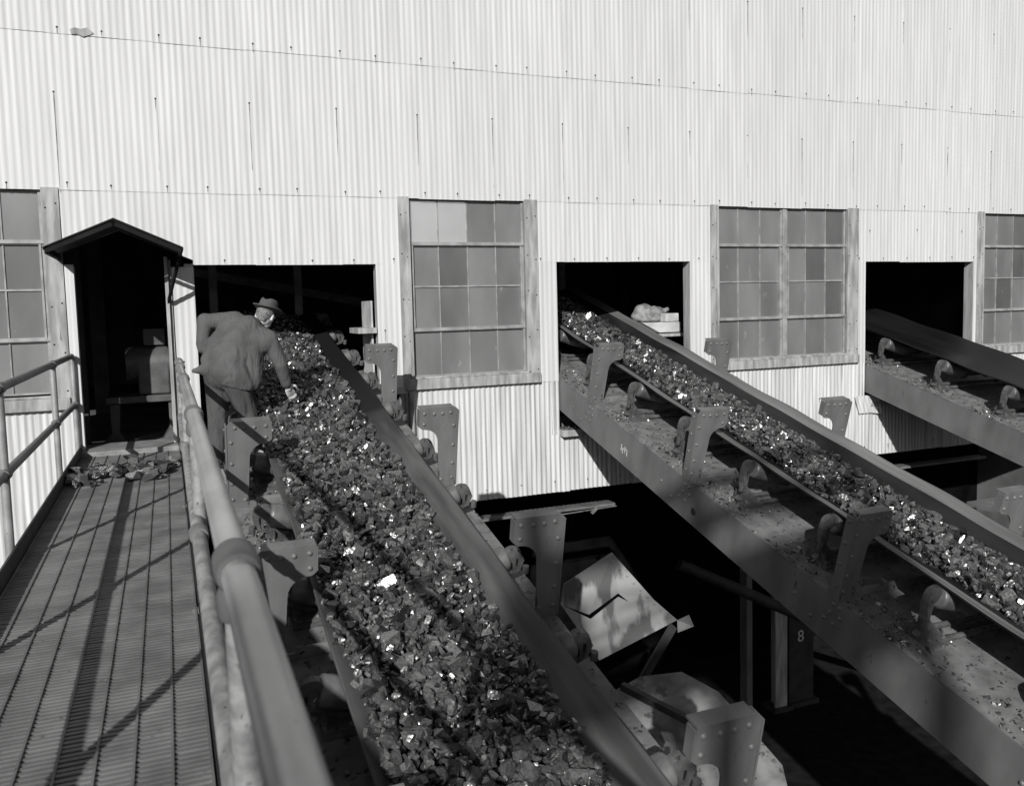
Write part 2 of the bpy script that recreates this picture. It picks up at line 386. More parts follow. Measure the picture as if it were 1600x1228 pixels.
# windows
def window(x0, x1, z0, z1, ncol, rows, mull=None, tl=0.125, tr=0.17, clean=(), seed=0):
    rr = random.Random(seed)
    fr = MB()
    # outer trim boards and sill, faced with sheet metal
    fr.box(x0-tl, x0-0.002, -0.014, 0.03, z0-0.14, z1+0.03)
    fr.box(x1+0.002, x1+tr, -0.014, 0.03, z0-0.14, z1+0.03)
    for zz in np.arange(z0, z1, 0.45):
        for xx in (x0-tl+0.03, x0-0.03, x1+0.035, x1+tr-0.03): fr.dome((xx, -0.014, zz+rr.uniform(-.05, .05)), (0, -1, 0), 0.010, 1, 6)
    fr.box(x0-tl, x1+tr, 0.008, 0.03, z1+0.016, z1+0.029)
    fr.box(x0-0.03, x0, -0.03, -0.0145, z0-0.10, z1+0.02)
    w = fr.build('window', [TRIM, NAIL], bld, bevel=0.004)
    sl = MB(); sl.box(x0-tl+0.02, x1+tr-0.01, -0.055, 0.05, z0-0.145, z0-0.028)
    sl.box(x0-0.01, x1+0.01, -0.030, 0.04, z0-0.027, z0-0.004)
    sl.build('window_sill', TRIM, w, bevel=0.006)
    sh = MB(); YG = 0.060
    cols = [x0+(x1-x0)*i/ncol for i in range(ncol+1)]
    if mull:
        h2 = ncol//2
        cols = [x0+(mull[0]-x0)*i/h2 for i in range(h2+1)] + [mull[1]+(x1-mull[1])*i/h2 for i in range(h2+1)]
    def vbar(x, za, zb, wd, dep): sh.box(x-wd/2, x+wd/2, YG-dep, YG+0.02, za, zb)
    def hbar(z, xa, xb, wd, dep): sh.box(xa, xb, YG-dep, YG+0.02, z-wd/2, z+wd/2)
    spans = [(x0, x1)] if not mull else [(x0, mull[0]), (mull[1], x1)]
    for xa, xb in spans:
        for i, z in enumerate(rows):
            if i in (1, 3): hbar(z, xa, xb, 0.045, 0.032); hbar(z-0.008, xa, xb, 0.012, 0.045)
            else: hbar(z, xa, xb, 0.018, 0.016)
        vbar(xa+0.012, rows[-1], rows[0], 0.03, 0.024); vbar(xb-0.012, rows[-1], rows[0], 0.03, 0.024)
        vbar(xa+0.036, rows[3], rows[1], 0.02, 0.036); vbar(xb-0.036, rows[3], rows[1], 0.02, 0.036)
    for x in cols: 
        if all(abs(x-q) > 1e-3 for sp in spans for q in sp): vbar(x, rows[-1], rows[0], 0.013, 0.014)
    if mull: sh.box(mull[0], mull[1], 0.02, YG+0.03, rows[-1], rows[0])
    sh.build('window_sash', SASH, w)
    gl = MB()
    cc = [(cols[i], cols[i+1]) for i in range(len(cols)-1) if not (mull and abs(cols[i]-mull[0]) < 1e-6)]
    for ci, (xa, xb) in enumerate(cc):
        for ri in range(len(rows)-1):
            mi = rr.choice([0, 0, 1, 1, 2])
            if (ci, ri) in clean: mi = 3
            j = [rr.uniform(-0.0012, 0.0012) for _ in range(4)]
            gl.add([(xa, YG+j[0], rows[ri+1]), (xb, YG+j[1], rows[ri+1]), (xb, YG+j[2], rows[ri]), (xa, YG+j[3], rows[ri])], [(0, 1, 2, 3)], mi)
    gl.build('panes', [GL_A, GL_B, GL_C, GL_D], w, fix=False)
    return w
ROWS = [2.565, 2.075, 1.595, 1.105, 0.58]
window(2.57, 3.965, 0.58, 2.565, 4, ROWS, clean=((0, 0), (1, 0)), seed=3)
window(6.70, 8.868, 0.58, 2.565, 6, ROWS, mull=(7.765, 7.83), seed=5, tl=0.115, tr=0.20)
window(11.52, 13.66, 0.58, 2.565, 6, ROWS, mull=(12.57, 12.635), seed=8, tl=0.13, tr=0.2)
window(-3.2, -1.045, 0.60, 2.565, 6, [2.565, 2.075, 1.62, 1.14, 0.62], mull=(-2.16, -2.095), seed=9, tr=0.155)
# steel column and pipes below the left end of the first window
mb = MB(); mb.box(2.40, 2.545, -0.012, 0.06, -0.93, 0.43); mb.box(2.455, 2.475, -0.05, -0.0125, -0.93, 0.40)
mb.tube([(2.52, -0.045, -0.93), (2.52, -0.045, 0.42)], 0.032, 12)
mb.build('corner_post', SASH, bld)
mb = MB(); mb.box(2.34, 2.55, -0.035, -0.0155, 0.40, 0.47); mb.build('flashing', TRIM, bld)

# ledge channel below the lowest course
for xa, xb in ((2.6, 5.05), (8.9, 11.5)):
    nn = int((xb-xa)/0.016); mb = MB(); vs = []
    for i in range(nn+1):
        x = xa+(xb-xa)*i/nn; yb = 0.045+0.012*math.cos(2*math.pi*(x-XK)/PITCH)
        for z in (-1.115, -1.145): vs += [(x, LY0, z), (x, yb, z)]
    fs = []
    for i in range(nn): a = 4*i; fs += [(a, a+1, a+5, a+4), (a+2, a+6, a+7, a+3), (a, a+4, a+6, a+2), (a+1, a+3, a+7, a+5)]
    mb.add(vs, fs+[(0, 2, 3, 1), (4*nn, 4*nn+1, 4*nn+3, 4*nn+2)], 0); mb.build('ledge_channel', STEEL, bld)
mb = MB(); mb.bar((4.2, LY0-0.03, -1.17), (5.05, LY0-0.03, -1.145), 0.012, 0.012); mb.bar((4.70, LY0-0.035, -1.20), (4.78, LY0-0.03, -1.14), 0.03, 0.03); mb.build('tie_rod', STEELD, bld)

# interior shell: floor, back, ceiling, ends and undercroft
mb = MB()
mb.box(-4.4, 15.2, 0.45, 10.0, -0.20, -0.06); mb.box(-4.60, 15.40, 10.0, 10.15, -5.0, 6.55)
mb.box(-4.62, 15.42, 0.03, 10.2, 6.53, 6.75)
mb.box(-4.55, -4.41, 0.02, 10.1, -5.0, 6.55); mb.box(15.21, 15.35, 0.02, 10.1, -5.0, 6.55)
mb.build('interior', INNER, bld)
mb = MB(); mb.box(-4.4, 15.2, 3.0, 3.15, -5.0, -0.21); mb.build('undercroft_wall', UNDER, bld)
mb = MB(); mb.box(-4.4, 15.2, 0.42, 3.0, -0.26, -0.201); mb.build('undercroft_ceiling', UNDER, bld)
for x in (-0.9, 3.3, 7.7, 12.2):
    for y in (0.55, 4.2):
        mb = MB(); mb.box(x-0.10, x+0.10, y, y+0.2, -0.05, 6.5); mb.build('interior_column', DARKST, bld)
for p, q in (((4.4, 4.3, 1.6), (7.7, 4.3, 2.4)), ((0.3, 4.3, 2.0), (3.3, 4.3, 1.4))):
    mb = MB(); mb.bar(p, q, 0.08, 0.12); mb.build('interior_brace', SASH, bld)
for x in (0.6, 1.7, 4.9, 5.7, 9.8, 10.6):
    mb = MB(); mb.box(x-0.05, x+0.05, 2.6, 2.7, -0.05, 6.5); mb.build('interior_column', SASH, bld)
mb = MB()       # sheet partition just inside the first opening
mb.box(2.135, 2.155, 0.145, 0.62, 0.45, 1.45); mb.build('partition', PALE, bld)
mb = MB(); mb.box(1.96, 2.17, 0.02, 0.50, 1.09, 1.15); mb.build('shelf', WOOD, bld)

# door canopy: two corrugated slopes with fascia, and braces
def canopy():
    mb = MB(); ap = (DOORC, 2.20); ev = 0.57; dz = 0.245
    for sx in (-1, 1):
        n = 48; vs = []; fs = []
        for i in range(n+1):
            y = 0.02 - 0.93*i/n
            off = 0.010*math.cos(2*math.pi*i/6)
            for q in (0, 1):
                x = ap[0]+sx*ev*q; z = ap[1]-dz*q+off + (0.012 if q == 0 else 0)
                vs.append((x, y, z)); vs.append((x, y, z-0.008))
        for i in range(n):
            a = 4*i; b = 4*(i+1)
            fs += [(a, b, b+2, a+2), (a+1, a+3, b+3, b+1), (a+2, b+2, b+3, a+3), (a, a+1, b+1, b)]
        fs += [(0, 2, 3, 1), (4*n, 4*n+1, 4*n+3, 4*n+2)]
        mb.add(vs, fs, 0, False)
    o = mb.build('door_canopy', DARKST, bld)
    mb = MB()
    for sx in (-1, 1):
        for y in (-0.90,):
            mb.bar((ap[0]+sx*0.012, y, ap[1]-0.035), (ap[0]+sx*(ev-0.02), y, ap[1]-dz-0.027), 0.03, 0.035)
        mb.bar((ap[0]+sx*(ev-0.03), 0.0, ap[1]-dz-0.030), (ap[0]+sx*(ev-0.03), -0.90, ap[1]-dz-0.030), 0.035, 0.04)
    mb.build('canopy_rafter', BLACK, o)
    for sx, xw in ((1, 0.03),):
        mb = MB(); mb.bar((xw, -0.03, 1.46), (ap[0]+sx*(ev-0.03), -0.50, 1.90), 0.022, 0.035); mb.build('canopy_brace', BLACK, o)
canopy()

# ================================================================== CONVEYORS
def conveyor(O, deg, s0, s1, en, cn, lposts, rposts, idl, label, W=1.77, half=0.60, ext=0.05, belts=None, pin=0.0):
    root = empty('belt_conveyor', O, math.radians(deg)); tag(root, label, 'conveyor')
    cx = W/2
    # side beams: deep channels
    for side in (0, 1):
        x = 0.0 if side == 0 else W; sg = 1 if side == 0 else -1
        mb = MB(); mb.box(x, x+sg*0.016, -s1, -s0, -0.375, -0.003)
        mb.box(x+sg*0.016, x+sg*0.11, -s1, -s0, -0.375, -0.355); mb.box(x+sg*0.016, x+sg*0.11, -s1, -s0, -0.024, -0.003)
        for s in (lposts if side == 0 else rposts):
            for ds, n in ((-.03, -.05), (.03, -.05), (-.05, -.12), (.05, -.13), (.0, -.2), (.09, -.2), (.22, -.27), (.42, -.20)):
                mb.dome((x-sg*0.0, -s+ds, n), (-sg, 0, 0), 0.017, 0, 8)
        mb.build('side_beam', STEEL, root)
    mb = MB(); n = 60; vs = []
    for i in range(n+1):
        for k in range(5):
            vs.append((0.004+(W-0.008)*k/4, -s0-(s1-s0)*i/n, 0.002+R_.uniform(-.0015, .0015)))
    mb.add(vs, [(i*5+k, i*5+k+1, (i+1)*5+k+1, (i+1)*5+k) for i in range(n) for k in range(4)], 0, True)
    mb.build('deck_plate', STEELD, root, fix=False)
    # belt: troughed, thick, with a dusty outer strip
    fl = 0.40
    def prof(u):    # u in [-half, half] -> height
        a = abs(u)
        if a < 0.16: return cn
        q = (a-0.16)/(half-0.16)
        return cn + (en-cn)*(q**1.08)
    us = [-half, -half+0.012, -0.55, -0.48, -0.40, -0.32, -0.24, -0.16, 0, 0.16, 0.24, 0.32, 0.40, 0.48, 0.55, half-0.012, half]
    m = len(us); n = int((s1-s0)/0.1); vs = []; fs = []; mi = []
    for i in range(n+1):
        s = s0+(s1-s0)*i/n
        sag = -0.010*(1-math.cos(2*math.pi*(s-idl[0])))*0.5 + 0.004*math.sin(s*3.3)
        for u in us:
            e = max(0, abs(u)-0.3)/0.3
            vs.append((cx+u+0.006*e*math.sin(s*2.1+u), -s, prof(u)+sag*e))
        for u in us:
            e = max(0, abs(u)-0.3)/0.3
            vs.append((cx+u+0.006*e*math.sin(s*2.1+u), -s, prof(u)+sag*e-0.014))
    mb = MB(); T = 2*m
    top_d, top_k, rest = [], [], []
    for i in range(n):
        for k in range(m-1):
            a = i*T+k; b = (i+1)*T+k
            (top_d if abs(us[k]+us[k+1])/2 > 0.50 else top_k).append((a, a+1, b+1, b))
            rest.append((a+m, b+m, b+m+1, a+m+1))
        rest.append((i*T, (i+1)*T, (i+1)*T+m, i*T+m)); rest.append((i*T+m-1, i*T+2*m-1, (i+1)*T+2*m-1, (i+1)*T+m-1))
    mb.add(vs, top_k, 0, True); mb.f += top_d; mb.m += [1]*len(top_d); mb.sm += [True]*len(top_d)
    mb.f += rest; mb.m += [0]*len(rest); mb.sm += [False]*len(rest)
    mb.build('belt', belts or [BELT, BELTD], root)
    # bracket posts: plate with hook, outer and top flange angles, rivets
    def post(side):
        sg = 1 if side == 0 else -1; x0 = pin if side == 0 else W
        H, HW, LW, HD, RA = 0.69, 0.318, 0.160, 0.185, 0.115
        poly = [(0.0, 0.0), (0.0, H-0.035), (0.030, H), (HW, H), (HW, H-HD+0.02), (HW-0.025, H-HD)]
        cxr, cyr = LW+RA, H-HD-RA
        for k in range(7):
            a = math.pi/2 + math.pi/2*k/6
            poly.append((cxr+RA*math.cos(a), cyr+RA*math.sin(a)))
        poly += [(LW-0.02, 0.0)]
        mb = MB(); ex = Vector((sg, 0, 0))
        mb.prism(poly, (x0, 0, 0.004), ex, (0, 0, 1), (0, 1, 0), 0.012)
        def bx(a0, a1, y0, y1, z0, z1): mb.box(x0+sg*a0, x0+sg*a1, y0, y1, z0, z1)
        bx(-0.010, 0.0, -0.006, 0.085, 0.0, H-0.03)               # outer flange
        bx(0.0005, 0.055, 0.0125, 0.022, 0.01, H-0.04)
        bx(0.035, HW-0.002, 0.0125, 0.085, H-0.010, H+0.002)        # top flange
        bx(HW-0.001, HW+0.008, 0.0, 0.06, H-HD+0.03, H-0.012)
        bx(0.01, 0.20, -0.016, -0.001, 0.004, 0.05)
        for a, z in ((0.06, H-.045), (0.13, H-.05), (0.20, H-.05), (0.282, H-.045), (0.282, H-.135), (0.03, H-.16), (0.03, 0.36), (0.03, 0.20), (0.03, 0.07), (0.12, 0.06)):
            mb.dome((x0+sg*a, 0.0, z), (0, -1, 0), 0.0165, 0, 8)
        for z in (0.62, 0.45, 0.28, 0.10): mb.dome((x0-sg*0.010, 0.05, z), (-sg, 0, 0), 0.014, 0, 8)
        return mb.build('bracket_post', STEEL, root)
    for side, ss in ((0, lposts), (1, rposts)):
        p = post(side); p.location = (0, -ss[0], 0)
        for s in ss[1:]: dup(p, root, (0, -s, 0))
    # cross angles at the posts
    mb = MB(); mb.box(0.17, W-0.17, 0.0, 0.010, 0.006, 0.075); mb.box(0.17, W-0.17, 0.011, 0.075, 0.006, 0.014)
    ca = mb.build('cross_angle', STEELD, root); ca.location = (0, -lposts[0], 0)
    for s in lposts[1:]: dup(ca, root, (0, -s, 0))
    # idlers: base angles, two curved stands, three rollers
    RR = 0.082
    def idler():
        mb = MB()
        for y in (-0.075, 0.055): mb.tube([(0.30, y, 0.030), (W-0.30, y, 0.030)], 0.022, 10)
        ax = []
        for sg, x0 in ((1, 0.0), (-1, W)):
            P = lambda a: x0+sg*a
            mb.box(P(0.195), P(0.37), -0.115, 0.095, 0.004, 0.030); mb.box(P(0.205), P(0.36), -0.10, 0.08, 0.031, 0.052)
            for a, y in ((0.215, -.08), (0.345, -.08), (0.215, .06), (0.345, .06)): mb.dome((P(a), y, 0.052), (0, 0, 1), 0.016, 0, 6, 1.0)
            mm = (en-cn)/(half-0.16)*1.05
            axis = lambda u: en-0.018-RR*1.06+mm*(u-half)
            xe = cx-half-ext; z1 = axis(half+ext)
            hr_ = 0.052 if sg == 1 else 0.044
            pts = [(0.165, 0.05), (0.19, 0.085), (xe-.052, 0.05+(z1-.05)*0.42), (xe-.068, z1-.03)]
            for k in range(9):
                an = math.radians(170-190*k/8); pts.append((xe+0.012+hr_*1.15*math.cos(an)-0.01*(k < 3), z1+hr_*math.sin(an)+0.012))
            pts += [(xe+.040, z1-.028), (xe+.005, z1-.052), (xe+.004, 0.05+(z1-.05)*0.42), (max(0.325, xe+0.07), 0.085), (max(0.37, xe+0.10), 0.05)]
            mb.prism(pts, (x0, -0.028, 0), (sg, 0, 0), (0, 0, 1), (0, 1, 0), 0.05)
            mb.prism([(p0+0.012 if i < 3 else p0, q0) for i, (p0, q0) in enumerate(pts[:4])] + [(xe-0.03, z1-0.03), (xe-0.015, 0.05+(z1-.05)*0.42), (0.30, 0.05)], (x0, -0.04, 0), (sg, 0, 0), (0, 0, 1), (0, 1, 0), 0.012)
            mb.box(P(xe-.028), P(xe-.012), -0.0305, -0.0285, 0.05+(z1-.05)*0.62, 0.05+(z1-.05)*0.9, 1)
            mb.tube([(P(xe-.075), -0.05, 0.05+(z1-.05)*0.35), (P(xe-.075), -0.05, 0.05+(z1-.05)*0.35+0.05)], 0.022, 10)
            mb.box(P(0.20), P(0.225), -0.075, 0.07, 0.052, 0.11)
            ax.append((P(xe+0.042), cx-sg*0.19, axis(half+ext-0.042), axis(0.19)))
        st = mb.build('idler', [CAST, BLACK], root, bevel=0.007)
        for sg, (xa, xb, z, zb) in zip((1, -1), ax):
            a = Vector((xa, 0, z)); b = Vector((xb, 0, zb))
            dr = (b-a).normalized()
            rm = MB(); rm.tube([a, a+dr*0.012, a+dr*0.022, b-dr*0.01, b], RR, 20, radii=[RR*0.82, RR*0.97, RR, RR, RR*0.9])
            rm.tube([a-dr*0.03, a], 0.02, 10)
            rm.build('roller', ROLL, st)
        rm = MB(); rm.tube([(cx-0.17, 0.09, cn-RR-0.016), (cx+0.17, 0.09, cn-RR-0.016)], RR, 16); rm.build('roller', ROLL, st)
        return st
    it = idler(); it.location = (0, -idl[0], 0)
    for s in idl[1:]: dup(it, root, (0, -s, 0))
    # bottom plate and lacing under the deck
    mb = MB(); mb.box(0.12, W-0.12, -s1, -s0, -0.352, -0.34); mb.build('bottom_plate', DARKST, root)
    return root, prof, cx

def paint_mark(root):
    mb = MB()
    for ds, n, w, h in ((0, 0, .012, .07), (.035, .0, .035, .012), (.03, -.03, .012, .06), (.075, 0, .012, .07), (.10, .01, .03, .02), (.12, -.02, .014, .06)):
        mb.box(-0.0035, -0.0012, -(1.60+ds)-w, -(1.60+ds), -0.20+n-h/2, -0.20+n+h/2)
    mb.build('paint_mark', WHITEP, root)
    mb = MB(); mb.tube([(-0.004, -2.98, -0.24), (0.001, -2.98, -0.24)], 0.035, 16); mb.build('hand_hole', DARKST, root)
LP1 = [0.69, 2.66, 4.69, 6.58, 8.5]; LP2 = [0.86, 2.83, 4.80, 6.77]
O1, D1 = (0.40, 0, 0.465), 12.85
O2, D2 = (4.39, 0, 0.463), 15.6
O3, D3 = (9.22, 0, 0.391), 15.44
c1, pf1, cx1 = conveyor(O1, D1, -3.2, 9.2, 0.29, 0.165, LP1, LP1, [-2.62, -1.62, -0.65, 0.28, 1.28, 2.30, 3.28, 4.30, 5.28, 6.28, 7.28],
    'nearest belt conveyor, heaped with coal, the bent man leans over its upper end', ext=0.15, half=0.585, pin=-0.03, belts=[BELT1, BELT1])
c2, pf2, cx2 = conveyor(O2, D2, -3.2, 9.0, 0.44, 0.305, LP2, LP2, [-2.67, -1.67, -0.66, 0.34, 1.33, 2.32, 3.33, 4.33, 5.33, 6.33, 7.33],
    'middle belt conveyor carrying a narrower ridge of coal into the opening between two windows')
paint_mark(c2)
c3, pf3, cx3 = conveyor(O3, D3, -3.2, 7.0, 0.42, 0.29, [3.4, 5.3], [3.4, 5.3], [-2.0, -1.0, 0.02, 1.02, 2.02, 3.02, 4.02, 5.02],
    'empty belt conveyor at the far right with a bare shiny dark belt', belts=[BELTS, BELTS])

# ------------------------------------------------------------------ coal
def lump_shapes(n=26):
    out = []
    for i in range(n):
        bm = bmesh.new()
        dims = (rng.uniform(.9, 1.2), rng.uniform(.48, .85), rng.uniform(.26, .62))
        bmesh.ops.create_cube(bm, size=1.0, matrix=Matrix.Diagonal((*dims, 1)))
        for k in range(rng.integers(6, 10)):
            nv = Vector(rng.normal(size=3)).normalized()
            ext = sum(abs(nv[j])*dims[j]/2 for j in range(3))
            co = nv*ext*rng.uniform(.50, .80)
            r = bmesh.ops.bisect_plane(bm, geom=bm.verts[:]+bm.edges[:]+bm.faces[:], plane_co=co, plane_no=nv, clear_outer=True)
            ed = [e for e in bm.edges if e.is_boundary]
            if ed: bmesh.ops.contextual_create(bm, geom=ed)
        bmesh.ops.remove_doubles(bm, verts=bm.verts, dist=0.03)
        bmesh.ops.recalc_face_normals(bm, faces=bm.faces)
        # facet tone is kept per flat face
        bm.faces.index_update(); fid = {}
        src = [f.normal.copy() for f in bm.faces]
        bmesh.ops.triangulate(bm, faces=bm.faces)
        bm.verts.index_update(); bm.normal_update()
        fc = [int(np.argmax([f.normal.dot(q) for q in src])) for f in bm.faces]
        out.append((np.array([v.co[:] for v in bm.verts]), np.array([[v.index for v in f.verts] for f in bm.faces]), np.array(fc), len(src)))
        bm.free()
    return out
SHAPES = lump_shapes()
def rand_rot():
    q = rng.normal(size=4); q /= np.linalg.norm(q); w, x, y, z = q
    return np.array([[1-2*(y*y+z*z), 2*(x*y-z*w), 2*(x*z+y*w)], [2*(x*y+z*w), 1-2*(x*x+z*z), 2*(y*z-x*w)], [2*(x*z-y*w), 2*(y*z+x*w), 1-2*(x*x+y*y)]])
def tilt_rot(t):
    a = rng.uniform(0, 2*np.pi); b = rng.normal()*t; c = rng.normal()*t
    Rz = np.array([[np.cos(a), -np.sin(a), 0], [np.sin(a), np.cos(a), 0], [0, 0, 1]])
    Rx = np.array([[1, 0, 0], [0, np.cos(b), -np.sin(b)], [0, np.sin(b), np.cos(b)]]); Ry = np.array([[np.cos(c), 0, np.sin(c)], [0, 1, 0], [-np.sin(c), 0, np.cos(c)]])
    return Rx@Ry@Rz
def lumps_mesh(name, pos, size, tone, tilt=None):
    V = []; F = []; T = []; o = 0
    for p, s, t in zip(pos, size, tone):
        sv, sf, fc, nf = SHAPES[rng.integers(len(SHAPES))]
        Rm = rand_rot() if tilt is None else tilt_rot(tilt)
        v = (sv*s*np.array([1, rng.uniform(.8, 1.1), rng.uniform(.8, 1.15)]))@Rm.T + p
        V.append(v); F.append(sf+o); o += len(sv)
        T.append(np.clip(t+(rng.normal(size=nf)*0.16)[fc], 0, 1 if t > 0.86 else 0.88))
    V = np.concatenate(V); F = np.concatenate(F); T = np.concatenate(T)
    me = bpy.data.meshes.new(name); me.vertices.add(len(V)); me.vertices.foreach_set('co', V.ravel())
    me.loops.add(F.size); me.loops.foreach_set('vertex_index', F.ravel().astype(np.int32))
    me.polygons.add(len(F)); me.polygons.foreach_set('loop_start', np.arange(0, F.size, 3, dtype=np.int32))
    me.polygons.foreach_set('use_smooth', np.zeros(len(F), dtype=bool)); me.update(calc_edges=True); me.validate()
    at = me.attributes.new('tone', 'FLOAT', 'FACE'); at.data.foreach_set('value', T.astype(np.float32))
    me.materials.append(COAL)
    ob = bpy.data.objects.new(name, me); COL.objects.link(ob)
    return ob
def tones(n):
    t = rng.uniform(0, 0.86, n); k = rng.random(n); t[k > 0.93] = rng.uniform(0.86, 0.96, (k > 0.93).sum()); t[k > 0.985] = 1.0  # random lump tones; the palest few also imitate bright glints in colour
    return t
def heap(name, O, deg, prof, cx, xa, xb, crown, s0, s1, sp, label):
    pos = []; size = []
    xc, w = (xa+xb)/2, (xb-xa)/2
    def top(x, s):
        q = (x-xc)/w
        return max(prof(x-cx)+0.010, 0) + crown*max(0.0, 1-abs(q)**2.2)*(1+0.25*math.sin(s*1.7+x*3)*math.sin(s*0.9))
    for layer in range(3):
        for s in np.arange(s0, s1, sp):
            for x in np.arange(xa, xb+0.001, sp):
                xx = x+rng.uniform(-.5, .5)*sp; ss = s+rng.uniform(-.5, .5)*sp
                wob = 0.025*math.sin(ss*2.6)+0.02*math.sin(ss*7.1+2)+0.015*math.sin(ss*17+1)
                if xx < xa+wob*0.8 or xx > xb+wob: continue
                if layer == 2 and rng.random() < 0.55: continue
                sz = sp*rng.choice([0.6, 0.85, 1.1, 1.4, 1.75, 2.3], p=[.20, .24, .22, .18, .11, .05])*rng.uniform(.9, 1.1)
                zt = top(xx, ss)
                z = zt + (-0.035 if layer == 0 else (0.0 if layer == 1 else 0.016)) + rng.normal()*0.010
                pos.append((xx, -ss, z)); size.append(sz)
    n = len(pos); tn = tones(n); big = np.array(size) > sp*1.3; tn[big & (tn > 0.86)] = 0.7
    ob = lumps_mesh(name, np.array(pos), np.array(size), tn)
    # bed below the lumps
    me = ob.data
    ob.location = O; ob.rotation_euler = (math.radians(deg), 0, 0)
    tag(ob, label, 'coal', kind='stuff')
    return ob
heap('coal', O1, D1, pf1, cx1, 0.345, 1.265, 0.115, -2.6, 8.6, 0.046, 'broad heap of broken coal filling the nearest belt')
heap('coal', O2, D2, pf2, cx2, 0.47, 1.17, 0.105, -2.4, 7.6, 0.045, 'narrower ridge of broken coal on the middle belt')

# crumbs and dust on the decks
def crumbs():
    pos = []; size = []
    for O, D, idl, xm in ((O2, D2, np.arange(-0.66, 7, 1.0), 0.55), (O1, D1, np.arange(0.28, 7, 1.0), 0.40), (O3, D3, np.arange(0.02, 4, 1.0), 0.5)):
        a = math.radians(D)
        for s0 in idl:
            for k in range(150):
                x = abs(rng.normal(0.20, 0.16)); s = s0 + rng.normal(-0.10, 0.14)
                if rng.random() < 0.25: s = s0+rng.uniform(-.5, .5)
                x = min(max(x, 0.02), xm); n = 0.006
                pos.append((O[0]+x, -s*math.cos(a)-n*math.sin(a), O[2]-s*math.sin(a)+n*math.cos(a))); size.append(rng.choice([0.012, 0.02, 0.03, 0.045], p=[.4, .33, .2, .07]))
    for k in range(60):
        pos.append((rng.uniform(4.42, 4.66), rng.uniform(-0.08, 0.1), -0.155)); size.append(rng.uniform(0.012, 0.04))
    t = tones(len(pos)); t[rng.random(len(pos)) > 0.8] = 0.97
    tag(lumps_mesh('coal_crumbs', np.array(pos), np.array(size), t), 'coal crumbs and dust scattered along the conveyor decks', 'coal', kind='stuff')
crumbs()

# ================================================================== WALKWAY
wk = empty('walkway', (0, 0, 0)); tag(wk, 'steel grating walkway leading to the gabled doorway', 'walkway')
mb = MB(); XL, XR = -0.825, 0.068; YN, YF = -9.6, -0.225
pan = 0.112; ng = 8
for i in range(ng+1):
    x = XL+0.01 + i*(XR-XL-0.02)/ng
    mb.box(x-0.004, x+0.004, YN, YF, -0.030, 0.003)
y = YN; cell = 0.030
while y < YF:       # cross bars, with small tilt so they catch the light
    z0 = 0.0
    mb.box(XL+0.006, XR-0.006, y, y+0.0175, -0.026, -0.003+R_.uniform(-0.0015, 0.001)); y += cell
mb.build('grating', GRATE, wk, fix=False)
mb = MB(); mb.box(XL-0.012, XL-0.001, YN, -0.03, -0.12, 0.10); mb.build('toe_plate', DARKST, wk)
mb = MB(); mb.box(XR+0.001, XR+0.012, YN, -0.03, -0.12, 0.035); mb.build('toe_plate', DARKST, wk)
for x in (XL-0.05, XR-0.03):
    mb = MB(); mb.box(x, x+0.08, YN, -0.03, -0.30, -0.125); mb.build('floor_beam', DARKST, wk)
for y in np.arange(-9.2, -0.3, 1.5):
    mb = MB(); mb.box(XL+0.04, XR-0.04, y, y+0.06, -0.20, -0.034); mb.build('cross_beam', DARKST, wk)

# spilled coal lumps near the door: individuals
cl_mesh = []
for i in range(10):
    ob = lumps_mesh('coal_lump', np.zeros((1, 3)), np.array([1.0]), np.array([0.3+0.05*i]), 0.15); cl_mesh.append(ob.data); bpy.data.objects.remove(ob)
for i in range(120):
    o = bpy.data.objects.new('coal_lump', cl_mesh[i % 10]); COL.objects.link(o)
    t = R_.random(); x = -0.80+0.83*t
    y = -1.42 - 0.10*math.sin(t*9) + R_.gauss(0, 0.20) + 0.12*t
    s = R_.choice([0.06, 0.075, 0.09, 0.11, 0.15])
    o.location = (x, y, s*0.20+R_.uniform(0, 0.03)); o.rotation_euler = (R_.uniform(-.3, .3), R_.uniform(-.3, .3), R_.uniform(0, 6.28))
    o.scale = (s, s*R_.uniform(.5, .9), s*R_.uniform(.55, .9))
    tag(o, 'loose coal lump spilled across the walkway grating before the doorway', 'coal', 'coal lumps spilled on the walkway')

# ================================================================== HANDRAILS
def collar(mb, p, ax, r, L=0.07, mi=1):
    a = Vector(ax); p = Vector(p)
    mb.tube([p-a*L/2, p-a*(L/2-0.012), p+a*(L/2-0.012), p+a*L/2], r, 20, mi, radii=[r*1.22, r*1.36, r*1.36, r*1.22])
RX = 0.094
hr = empty('handrail', (RX, -5, 0)); tag(hr, 'thick pipe handrail close in the foreground between walkway and nearest belt', 'handrail')
def rel(o, root): o.location = -root.location; return o
mb = MB(); r = 0.030
mb.tube([(RX, y, 0.90+0.004*math.sin(y)) for y in np.arange(-9.6, -0.9, 0.3)] + [(RX, -0.93, 0.90), (RX, -0.88, 0.89), (RX, -0.86, 0.85)], r, 24)
PY = [-7.72, -5.22, -2.92, -0.62]
for y in PY: collar(mb, (RX, y, 0.90), (0, 1, 0), r, 0.11)
collar(mb, (RX, -1.5, 0.90), (0, 1, 0), r, 0.05)
mb.build('top_rail', [PIPE, STEEL], hr).location = -hr.location
mb = MB()
mb.tube([(RX-0.012, y, 0.42+0.005*math.sin(y*1.3)) for y in np.arange(-9.6, -0.8, 0.3)], r*0.97, 24)
for y in (-5.50, -2.92): collar(mb, (RX-0.012, y, 0.42), (0, 1, 0), r, 0.09)
mb.build('mid_rail', [PIPEM, STEEL], hr).location = -hr.location
